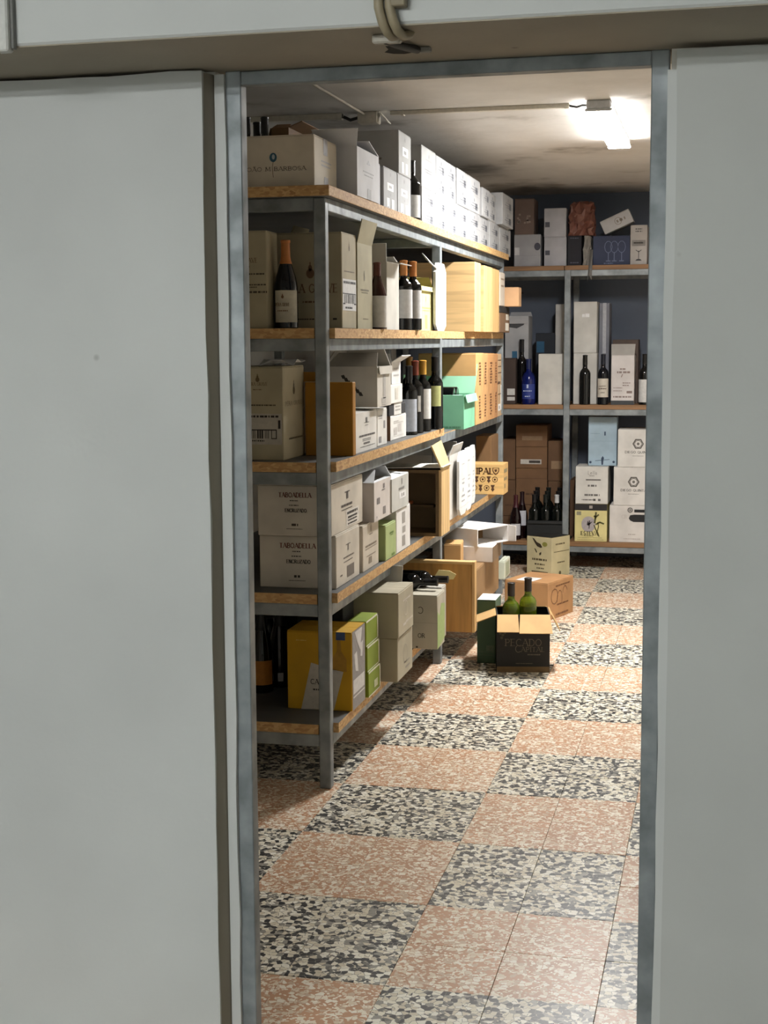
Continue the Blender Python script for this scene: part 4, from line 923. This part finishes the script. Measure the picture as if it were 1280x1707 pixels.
MB().box(-hx, hx, -hy, hy, 0, t).build('panel', Wm, o); MB().box(-hx, hx, -hy, hy, hh-t, hh).build('panel', Wm, o)
MB().box(-hx, hx, -hy, -hy+t, t, hh-t).build('panel', Wm, o); MB().box(-hx, hx, hy-t, hy, t, hh-t).build('panel', Wm, o)
MB().box(-hx, -hx+t, -hy+t, hy-t, t, hh-t).build('panel', Wm, o); MB().box(-.02, -.015, -hy+t, hy-t, t, hh-t).build('divider', board((150, 116, 76)), o)
MB().prism([(hx, hy, 0), (hx, hy, hh), (hx+.05, hy-.004, hh-.004), (hx+.05, hy-.004, .004)], (0, .004, 0)).build('flap', Wm, o)
B = corner('small pale green carton near the far end of the bottom shelf', (841, 966), 936, 'E', (206, 210, 190), w=.035, far=850)
Ink(B, 'side').rect(.2, .1, .8, .85).done('print', (170, 178, 150))

# ------------------------------------------------------------------ on the floor
p = P(795, 1105, Z=0)
B = carton('dark green carton with white top on the floor beside the black one', p.x, p.x+.088, p.y, p.y+.17, 0, P(800, 1000, Y=p.y).z, (76, 102, 80))
Ink(B, 'top', .0012).rect(.0, .0, 1, 1).done('white_top', (232, 232, 230)); Ink(B, 'top', .0018).greek(.3, .8, .5, .06).done('small_print', (170, 170, 170))
Ink(B, 'front').greek(.5, .95, .24, .09).greek(.1, .95, .18, .01).greek(.1, .95, .13, .01).done('print', (92, 108, 88))
a, b = P(828, 1120.5, Z=0), P(916, 1121, Z=0); rt = math.degrees(math.atan2(b.y-a.y, b.x-a.x)); wd = math.hypot(b.x-a.x, b.y-a.y)
zr = P(870, 1023, Y=6.5).z
B = carton('black open carton printed PECADO CAPITAL standing on the floor', a.x, a.x+wd, a.y, a.y+.20, 0, zr, (30, 29, 27), rot=rt, pivot=(a.x, a.y), inner=board((206, 168, 112)), name='wine_carton',
           flaps=[('-y', 128, .105, -.03, (0, .40)), ('-y', 124, .12, -.05, (.43, 1)), ('-x', 112, .10, .05), ('+x', 152, .09, .05), ('+y', -78, .10)])
PC = (108, 98, 82)
Ink(B, 'front').text('PECADO', .50, .52, .115, .09, True, .68).text('C', .40, .41, .12, .09, True).text('APITAL', .68, .40, .075, .1, True, .44).greek(.58, .82, .31, .018).greek(.36, .68, .155, .012).done('lettering', PC)
i_ = Ink(B, 'front')
for u, v in ((.06, .68), (.11, .65), (.15, .69), (.09, .60), (.20, .72)): i_.disc(u, v, .024)
i_.done('grape_emblem', (70, 66, 52))
Ink(B, 'front').rect(0, 0, 1, .10).done('brown_base', (112, 88, 54))
ca, sa = math.cos(R(rt)), math.sin(R(rt))
for px, ty, dy, lab in ((852, 971, .075, 'green bottle with dark capsule in the black carton, nearer the rack'), (880, 963, .085, 'green bottle with dark capsule in the black carton, nearer the far box')):
    yy = a.y+dy+(.02 if px > 860 else 0); zt = P(px, ty, Y=yy).z
    bottle(lab, P(px, 1000, Y=yy).x, yy, zt-.30, .30, .04, 'bordeaux', (118, 140, 36), (44, 38, 34), .79, trans=.55)
a3, b3 = P(913, 1036, Z=0), P(955, 1020, Z=0); rt3 = -math.degrees(math.atan2(b3.x-a3.x, b3.y-a3.y)); ln3 = math.hypot(b3.x-a3.x, b3.y-a3.y)
B = carton('closed kraft carton with white label on top, on the floor behind the black carton', a3.x-.265, a3.x, a3.y, a3.y+ln3, 0, P(917, 973, Y=a3.y).z, (184, 138, 92), rot=rt3, pivot=(a3.x, a3.y))
Ink(B, 'top', .0014).rect(.22, .06, .62, .42).done('paper_label', (236, 234, 230)); Ink(B, 'top', .002).greek(.3, .55, .3, .03).greek(.3, .5, .22, .02).done('small_print', (180, 178, 176))
i_ = Ink(B, 'side'); i_.ring(.25, .60, .2, .02, 12); i_.line([(a*i_.W, b*i_.H) for a, b in arc(.45, .5, .10, .22, 200, -40, 8)], .004); i_.line([(a*i_.W, b*i_.H) for a, b in arc(.66, .6, .09, .2, 170, 20, 8)], .004); i_.greek(.35, .8, .36, .04); i_.greek(.3, .8, .10, .05).greek(.3, .85, .86, .04); i_.done('brown_print', (122, 82, 52))
# cream carton with the bird, turned on the floor before the far rack
pc = P(920, 900, Y=9.16); hz = P(920, 897, Y=9.16).z
B = carton('cream carton with a flying bird print, turned, on the floor before the far rack', pc.x-.20, pc.x, 9.16, 9.36, 0, hz, (214, 202, 160), rot=29, pivot=(pc.x, 9.16))
B.root.rotation_euler = (0, 0, R(-29))
cx_, cy_ = -.10, .10; an = R(-29)
B.root.location = (pc.x+cx_*math.cos(an)-cy_*math.sin(an), 9.16+cx_*math.sin(an)+cy_*math.cos(an), 0)
Ink(B, 'top', .0012).rect(0, 0, 1, 1).done('black_top', (30, 30, 28))  # whole top face covered in black
i_ = Ink(B, 'front'); i_.poly([(.22, .96), (.30, .94), (.40, .86), (.55, .82), (.62, .74), (.56, .72), (.42, .75), (.32, .84)]).poly([(.30, .70), (.36, .68), (.42, .60), (.38, .59)]).poly([(.50, .58), (.58, .62), (.58, .56), (.52, .52)]); i_.done('bird_emblem', (58, 48, 34))
Ink(B, 'front').disc(.72, .82, .08, .06).done('olive_leaf', (146, 142, 70))
Ink(B, 'front').greek(.22, .80, .42, .05).greek(.32, .72, .30, .04).greek(.4, .7, .2, .03).rect(.2, -.0, .85, .12).done('lettering', (96, 86, 62))
Ink(B, 'side').greek(.2, .7, .82, .04).rect(.1, .62, .95, .635).greek(.3, .7, .35, .03).disc(.45, .08, .05).done('print', (104, 92, 62))

# ------------------------------------------------------------------ far rack, top
YY = 9.56
def fr(label, xa, xb, top, lev, c, d=.25, y=YY, **k): return front(label, xa, xb, top, lev, y, d, c, **k)
BG = fr('grey flat-sided carton on the far top shelf, beside the long stack', 857, 901, 391, 'f1', (168, 168, 172))
Ink(BG, 'front').rect(.02, .36, .2, .6).done('paper_label', (212, 212, 214)); Ink(BG, 'front').disc(.88, .62, .10, .12).done('print', (70, 70, 84)); Ink(BG, 'front').rect(0, .34, 1, .345).done('crease', (140, 140, 146))
B = fr('dark brown patterned carton on top of the grey one, far shelf', 858, 890, 331, 'f1', (112, 94, 86), z0=BG.z1+.001, d=.22)
i_ = Ink(B, 'front')
for _ in range(14): u, v = random.uniform(.1, .75), random.uniform(.28, .55); i_.rect(u, v, u+.1, v+.05)
i_.done('pattern', (146, 130, 120))
B = fr('white carton with dark square, lower of two on far top shelf', 907, 944, 395, 'f1', (186, 186, 192)); Ink(B, 'front').rect(.05, .38, .26, .54).done('dark_square', (84, 86, 96)); zq = B.z1
MB().lathe([(.02, 0), (.022, .03), (.015, .05)], 10).build('white_knob', flat((220, 220, 224)), None).parent = B.root
B.root.children[-1].location = (B.size[0]/2+.012, -.03, .05)
B = fr('white carton with dark square, upper of two on far top shelf', 907, 943.5, 347, 'f1', (186, 186, 192), z0=zq+.001); Ink(B, 'front').rect(.05, .34, .26, .52).done('dark_square', (84, 86, 96))
B = fr('black carton under the red-brown plastic bag on far top shelf', 946, 969.5, 393, 'f1', (40, 40, 48), d=.2); Ink(B, 'front').greek(.2, .8, .1, .04).greek(.2, .8, .92, .04).done('print', (90, 90, 104)); zb_ = B.z1
def crumple(label, name, x0, x1, y0, y1, z0, z1, m, amp=.02, cat='bag', part='film'):
    o = thing(name, label, cat, ((x0+x1)/2, (y0+y1)/2, z0)); n = 7; mb = MB()
    import itertools
    sx, sy, sz = x1-x0, y1-y0, z1-z0; rnd = random.Random(label); seen = {}
    def v(i, j, k):
        key = (i, j, k)
        if key not in seen:
            p = Vector((i/n-.5, j/n-.5, k/n)); q = Vector((p.x, p.y, 0))
            f = 1-.22*max(0, (p.z-.6))*1.6
            seen[key] = len(mb.v)
            mb.v.append((p.x*sx*f+rnd.uniform(-amp, amp), p.y*sy*f+rnd.uniform(-amp, amp), p.z*sz+(rnd.uniform(-amp, amp) if 0 < k else 0)))
        return seen[key]
    for a in range(n):
        for b in range(n):
            for c_ in (0, n):
                mb.f.append((v(a, b, c_), v(a+1, b, c_), v(a+1, b+1, c_), v(a, b+1, c_)))
                mb.f.append((v(a, c_, b), v(a+1, c_, b), v(a+1, c_, b+1), v(a, c_, b+1)))
                mb.f.append((v(c_, a, b), v(c_, a+1, b), v(c_, a+1, b+1), v(c_, a, b+1)))
    mb.build(part, m, o); return o
xa, xb = P(945, 390, Y=9.58).x, P(988, 390, Y=9.58).x
o = crumple('crumpled red-brown plastic bag on the far top shelf', 'plastic_bag', xa+.016, xb, 9.57, 9.76, zb_+.001, P(960, 338, Y=9.58).z, flat((128, 84, 72), .25), .016)
xa, xb = P(970.5, 430, Y=9.56).x, P(987, 430, Y=9.56).x
o = crumple('shiny clear plastic wrap stuffed beside the black carton, far top shelf', 'plastic_wrap', xa+.008, xb-.008, 9.54, 9.70, 2.0, zb_-.006, flat((150, 146, 140), .18), .006)
MB().prism([(.02, -.10, .10), (.04, -.11, .10), (.035, -.112, -.10), (.015, -.11, -.06), (.005, -.108, -.12)], (0, .003, 0)).build('hanging_strip', flat((110, 108, 104), .2), o)
B = fr('dark blue carton printed with wine glasses on the far top shelf', 988.5, 1050, 393, 'f1', (62, 70, 96)); zw = B.z1; Bx_ = B
i_ = Ink(B, 'front')
for u in (.42, .58, .78):
    i_.ring(u, .62, .13, .02, 10, .2); i_.line([(u*i_.W, .42*i_.H), (u*i_.W, .16*i_.H)], .005); i_.line([((u-.06)*i_.W, .14*i_.H), ((u+.06)*i_.W, .14*i_.H)], .006)
i_.greek(.3, .55, .06, .04); i_.done('glass_pictures', (112, 124, 154))
B = fr('white carton with a wine glass print at the right of far top shelf', 1051, 1079, 375, 'f1', (196, 192, 188))
i_ = Ink(B, 'front'); i_.line([(.5*i_.W, .35*i_.H), (.5*i_.W, .12*i_.H)], .004); i_.line([(.34*i_.W, .37*i_.H), (.5*i_.W, .32*i_.H), (.66*i_.W, .37*i_.H)], .004); i_.poly([(.3, .10), (.7, .10), (.6, .14), (.4, .14)]); i_.done('glass_picture', (60, 60, 64))
Ink(B, 'front').rect(.1, .47, .9, .62).done('grey_band', (150, 146, 142)); Ink(B, 'front').greek(.3, .7, .9, .03).greek(.3, .7, .84, .03).greek(.2, .8, .55, .03).done('print', (110, 108, 106))
pt_ = P(1033, 368, Y=9.6)
B = carton('tilted white carton lying across the dark blue wine glass carton', pt_.x-.10, pt_.x+.10, 9.57, 9.72, zw, zw+.088, (196, 196, 198)); B.root.rotation_euler = (0, R(-24), 0); B.root.location.z = zw+.05
Ink(B, 'front').greek(.5, .8, .5, .2).ring(.55, .5, .25, .04).done('print', (160, 150, 140))
# ------------------------------------------------------------------ far rack, middle
B = fr('whitish carton with a dark open top at the left of far middle shelf', 842, 881, 527, 'f2', (176, 176, 178), y=9.70, d=.2, flaps=[('-y', 178, .05), ('+y', 0, .03), ('-x', 0, .03)])
Ink(B, 'front').poly([(.0, 1), (.9, 1), (.8, .90), (.5, .86), (.0, .88)]).done('dark_curve', (70, 70, 72)); Ink(B, 'front').rect(.3, .50, .52, .60).done('blue_tape', (42, 98, 132))
B = fr('dark brown carton with white label on the far middle shelf', 838, 859.5, 597, 'f2', (66, 52, 46), d=.10); Ink(B, 'front').rect(.35, .2, .95, .34).rect(.35, .08, .95, .16).done('paper_label', (206, 204, 200))
bottle('tall black bottle leaning behind the blue one on far middle shelf', P(869.5, 640, Y=9.66).x, 9.66, 1.095, .43, .036, 'bordeaux', (12, 12, 14), (22, 22, 26), .8)
b_ = bottle('blue bottle with blue capsule on the far middle shelf', P(881, 640, Y=9.58).x, 9.575, 1.095, .30, .047, 'squat', (16, 28, 92), (28, 38, 84), .78, ((.12, .45, (36, 54, 128), 60),))
Bl = Box(); Bl.size = (.07, .097, .30); Bl.root = [c for c in b_.children if c.name.startswith('label')][0]; i_ = Ink(Bl, 'front', .0012); i_.rect(.42, .36, .58, .44).greek(.1, .9, .3, .02).greek(.25, .75, .18, .02); i_.done('print', (190, 200, 230))
fr('plain white carton left of the middle post on far middle shelf', 897.5, 937, 590, 'f2', (214, 211, 203), d=.2)
fr('tall white carton standing behind the post on the far middle shelf', 926, 945, 507, 'f2', (190, 188, 184), y=9.80, d=.2)
B = fr('dark carton with a blue patch behind the plain white carton', 893, 925, 555, 'f2', (38, 42, 50), y=9.82, d=.2); Ink(B, 'front').rect(.05, .72, .45, .88).done('blue_patch', (30, 84, 116))
B = fr('white carton behind the slim black bottle, lower of two on far middle shelf', 956, 995, 588.5, 'f2', (210, 207, 200), y=9.63, d=.25); zm = B.z1
B = fr('white carton with a bright sticker, upper of two on far middle shelf', 956.5, 995, 503, 'f2', (206, 204, 198), y=9.63, d=.25, z0=zm+.001); Ink(B, 'front').rect(.36, .70, .48, .76).rect(.5, .70, .68, .77).done('sticker', (236, 236, 236))
B = fr('narrow grey carton stack beside the stickered carton, far middle shelf', 999, 1016, 505, 'f2', (126, 128, 138), y=9.74, d=.2); Ink(B, 'front').rect(.35, .5, .7, 1).done('pale_strip', (176, 178, 184))
bottle('slim black bottle without a label on the far middle shelf', P(975, 630, Y=9.575).x, 9.575, 1.095, .325, .0365, 'bordeaux', (20, 20, 20), (26, 26, 24), .8)
b_ = bottle('dark bottle with a cream label on the far middle shelf', P(1005, 630, Y=9.575).x, 9.575, 1.095, .33, .036, 'bordeaux', (16, 18, 24), (30, 34, 46), .8, ((.15, .52, (206, 198, 184), 75),))
Bl = Box(); Bl.size = (.05, .0735, .33); Bl.root = [c for c in b_.children if c.name.startswith('label')][0]; i_ = Ink(Bl, 'front', .0012); i_.greek(.1, .9, .37, .012).greek(.0, 1, .32, .02).greek(.2, .8, .24, .01); i_.done('print', (90, 70, 60))
B = fr('white carton with grey sloping top and dark base on far middle shelf', 1019, 1057.5, 592, 'f2', (214, 208, 205), d=.16)
hx, sz = B.size[0]/2, B.size[2]
Ink(B, 'front').rect(0, 0, 1, .085).done('dark_base', (66, 68, 70))
MB().prism([(-hx, -.08, sz), (hx, -.08, sz), (hx+.004, -.05, sz+.072), (-hx-.003, -.05, sz+.072)], (0, .006, 0)).build('sloping_top', board((168, 164, 158)), B.root)
i_ = Ink(B, 'front'); i_.greek(.38, .62, .72, .03).greek(.25, .82, .655, .04).poly([(.42, .56), (.48, .62), (.52, .62), (.46, .55)]).greek(.5, .85, .44, .02).greek(.5, .8, .39, .02).greek(.1, .5, .34, .015).greek(.1, .5, .28, .015).rect(.68, .23, .92, .28).greek(.1, .9, .16, .03); i_.done('print', (140, 124, 118))
fr('brown carton behind the sloping top carton on the far middle shelf', 1021, 1064, 566, 'f2', (92, 78, 70), y=9.76, d=.2)
bottle('bottle with a white label at the right edge of far middle shelf', P(1074, 640, Y=9.60).x, 9.60, 1.095, .33, .037, 'bordeaux', (16, 16, 16), (20, 20, 20), .8, ((.05, .5, (206, 206, 204), 80),))
# ------------------------------------------------------------------ far rack, bottom
BR = (126, 92, 62)
def stackf(items, xa, xb, y, d, lev='f3', c=BR):
    z = SH[lev]
    for lab, top, pr in items:
        B = fr(lab, xa, xb, top, lev, c, d, y, z0=z); z = B.z1+.001
        if pr == 'label': Ink(B, 'front').rect(.15, .2, .82, .42).done('paper_label', (206, 200, 190)); Ink(B, 'front', .0012).rect(.42, .25, .78, .37).done('barcode', (70, 62, 56))
        elif pr == 'faint': Ink(B, 'front').rect(.2, .3, .85, .5).done('faint_label', (150, 122, 92))
        elif pr: Ink(B, 'front').greek(.2, .8, .3, .05).rect(.0, .72, 1, .73).done('print', (92, 64, 42))
stackf([('brown carton at the bottom of the tall stack, far bottom shelf', 842, 'x'), ('brown carton second from the bottom of the tall far stack', 781, 'x'), ('brown carton with a white barcode label in the tall far stack', 745, 'label'), ('brown carton topping the tall stack on the far bottom shelf', 709, 'faint')], 860, 912, 9.81, .28)
stackf([('brown carton at the left end of the far bottom shelf', 860, 'x'), ('brown carton stacked at the left end of the far bottom shelf', 800, 'x'), ('upper brown carton at the left end of the far bottom shelf', 732, None)], 838, 859, 9.81, .28, c=(112, 82, 56))
stackf([('brown carton left of the far middle post, bottom of its stack', 802, 'x'), ('brown carton left of the far middle post, top of its stack', 735, 'faint')], 913.5, 941, 9.81, .28, c=(108, 78, 52))
fr('brown carton seen just right of the far middle post, bottom shelf', 950, 958, 800, 'f3', (100, 72, 48), y=9.80, d=.25)
for px, yy, ht, c_, ls, lab in ((859.5, 9.58, .30, (70, 26, 34), ((.10, .36, (216, 214, 216), 55),), 'dark red wine bottle with a low white label on the far bottom shelf'), (870, 9.66, .315, (40, 18, 24), ((.28, .60, (214, 214, 220), 45),), 'dark red wine bottle with a high white label on the far bottom shelf')):
    bottle(lab, P(px, 870, Y=yy).x, yy, .185, ht, .0375, 'burgundy', (26, 12, 14), c_, .72, ls)
xa, xb = P(878.5, 880, Y=9.53).x, P(941, 880, Y=9.53).x
B = carton('black open case full of dark bottles on the far bottom shelf', xa, xb-.016, 9.53, 9.79, .185, P(905, 868, Y=9.53).z, (34, 35, 35), flaps=[('-y', 175, .02, .0)], name='bottle_case')
caps = [(96, 32, 40), (30, 30, 32), (214, 214, 214), (30, 34, 32), (92, 30, 44), (24, 24, 26)]
n = 0; desc = [r+' '+c for r in ('front', 'middle', 'back') for c in ('left', 'centre', 'right')]
for r_ in range(3):
    for k in range(3):
        x = xa+.042+k*(xb-xa-.1)/2; y = 9.575+r_*.082
        cc = caps[(n*2+1) % 6] if n != 2 else (214, 214, 214)
        cn = {(96, 32, 40): 'dark red', (30, 30, 32): 'black', (214, 214, 214): 'white', (30, 34, 32): 'dark green', (92, 30, 44): 'maroon', (24, 24, 26): 'black'}[cc]
        bottle('dark bottle with %s capsule, %s in the black case' % (cn, desc[n]), x, y, .192, (.30+.016*r_), .037, 'bordeaux', (10, 14, 12), cc, .82, group='bottles in the black case'); n += 1
bottle('dark green bottle standing between the red wine bottles and the black case', P(882, 870, Y=9.76).x, 9.665, .185, .31, .0345, 'bordeaux', (14, 22, 14), (44, 48, 34), .82) if False else None
# right bay
B = fr('white Lello carton on the far bottom shelf, above the yellow one', 959.5, 1013.5, 778, 'f3', (220, 217, 210), z0=P(985, 840, Y=YY).z, d=.24); zl = B
i_ = Ink(B, 'front'); i_.text('Lello', .52, .84, .10, .09, False, .28).greek(.42, .6, .755, .02); i_.done('lettering', (136, 132, 128))
i_ = Ink(B, 'front'); i_.rect(.32, .63, .78, .665).greek(.38, .65, .49, .05).greek(.28, .75, .24, .05).greek(.2, .6, .11, .03); i_.rect(.55, .08, .63, .14).rect(.7, .08, .78, .14); i_.done('print', (110, 106, 102))
B = fr('yellow ESTEVA carton with plant print and black top band, far bottom shelf', 958, 1012, 841, 'f3', (226, 214, 150), d=.24)
B.root.scale = (1, 1, (zl.root.location.z-.186)/B.size[2])
Ink(B, 'front').rect(0, .83, 1, 1).done('black_band', (38, 34, 34)); Ink(B, 'front', .0012).rect(.45, .88, .55, .96).done('band_logo', (170, 160, 150))
Ink(B, 'front').disc(.43, .46, .19, .21, 18).done('grey_flower', (178, 170, 170)); i_ = Ink(B, 'front', .0012)
i_.poly([(.44, .34), (.46, .34), (.48, .56), (.44, .56)]).poly([(.38, .46), (.46, .50), (.56, .54), (.46, .44)]).poly([(.40, .56), (.46, .48), (.44, .42), (.38, .44)]); i_.done('flower_core', (70, 62, 64))
i_ = Ink(B, 'front', .0014); L_ = lambda pts, w_: i_.line([(a*i_.W, b*i_.H) for a, b in pts], w_)
L_([(.60, .44), (.66, .32), (.72, .24), (.76, .14)], .007); L_([(.70, .26), (.74, .40), (.72, .52)], .006); L_([(.62, .50), (.64, .62), (.66, .78)], .012); L_([(.66, .46), (.78, .52), (.90, .48)], .010); L_([(.60, .68), (.66, .66), (.74, .72)], .010); i_.done('plant_emblem', (92, 88, 48))
Ink(B, 'front', .0016).text('ESTEVA', .46, .22, .10, .16, True, .52).done('lettering', (92, 84, 50)); Ink(B, 'front').greek(.3, .58, .145, .02).greek(.1, .85, .10, .012).greek(.08, .9, .05, .012).done('small_print', (150, 138, 86)); Ink(B, 'front').rect(.06, .70, .2, .80).done('grey_stamp', (150, 146, 120))
def crest(B, u=.62):
    i = Ink(B, 'front')
    i.ring(u, .62, .13, .035, 6); i.ring(u, .62, .09, .012, 12); i.disc(u, .62, .035); i.done('crest', (112, 108, 102))
    Ink(B, 'front').text('DIEGO QUINTA', u, .40, .055, .17, True, .70).greek(u-.15, u+.15, .30, .01).done('lettering', (100, 96, 92))
pz = P(1045, 841, Y=YY).z
B = fr('large white carton with black bottle print at the right of far bottom shelf', 1016, 1085, 843, 'f3', (222, 217, 211), d=.22); zr_ = B.z1
i_ = Ink(B, 'front'); i_.poly([(.47, .66), (.50, .74), (.60, .76), (1, .76), (1, .56), (.58, .56), (.50, .60)]); i_.poly([(.6, .82), (1, .82), (1, .90), (.6, .90)]); i_.done('bottle_print', (28, 28, 30)); Ink(B, 'front').ring(.50, .88, .06, .03, 8).disc(.5, .88, .03).done('crest', (130, 126, 122)); Ink(B, 'front').text('CR', .36, .70, .09, .07, True).greek(.46, .64, .22, .03).greek(.35, .75, .10, .02).done('lettering', (186, 176, 168))
B = fr('white crest carton on the far bottom shelf, lower of two', 1023, 1084, 779, 'f3', (220, 216, 210), z0=zr_+.001, d=.24); crest(B, .55); zc_ = B.z1
B = fr('white crest carton on the far bottom shelf, upper of two', 1030, 1092, 716, 'f3', (220, 217, 211), z0=zc_+.001, d=.24); crest(B, .55)
B = fr('light blue carton with an archer print on the far bottom shelf', 981, 1028.5, 695, 'f3', (170, 192, 206), y=9.63, z0=zl.z1+.0015, d=.14)
i_ = Ink(B, 'front'); i_.poly([(.47, .02), (.53, .02), (.54, .12), (.56, .16), (.51, .20), (.46, .15)]); i_.line([(.25*i_.W, .10*i_.H), (.75*i_.W, .13*i_.H)], .003); i_.disc(.08, .07, .025); i_.disc(.90, .08, .025); i_.rect(.56, .62, .61, .70); i_.done('archer_emblem', (58, 74, 98)); Ink(B, 'front').greek(.08, .4, .66, .015).rect(.0, .50, 1, .503).done('print', (142, 162, 176))
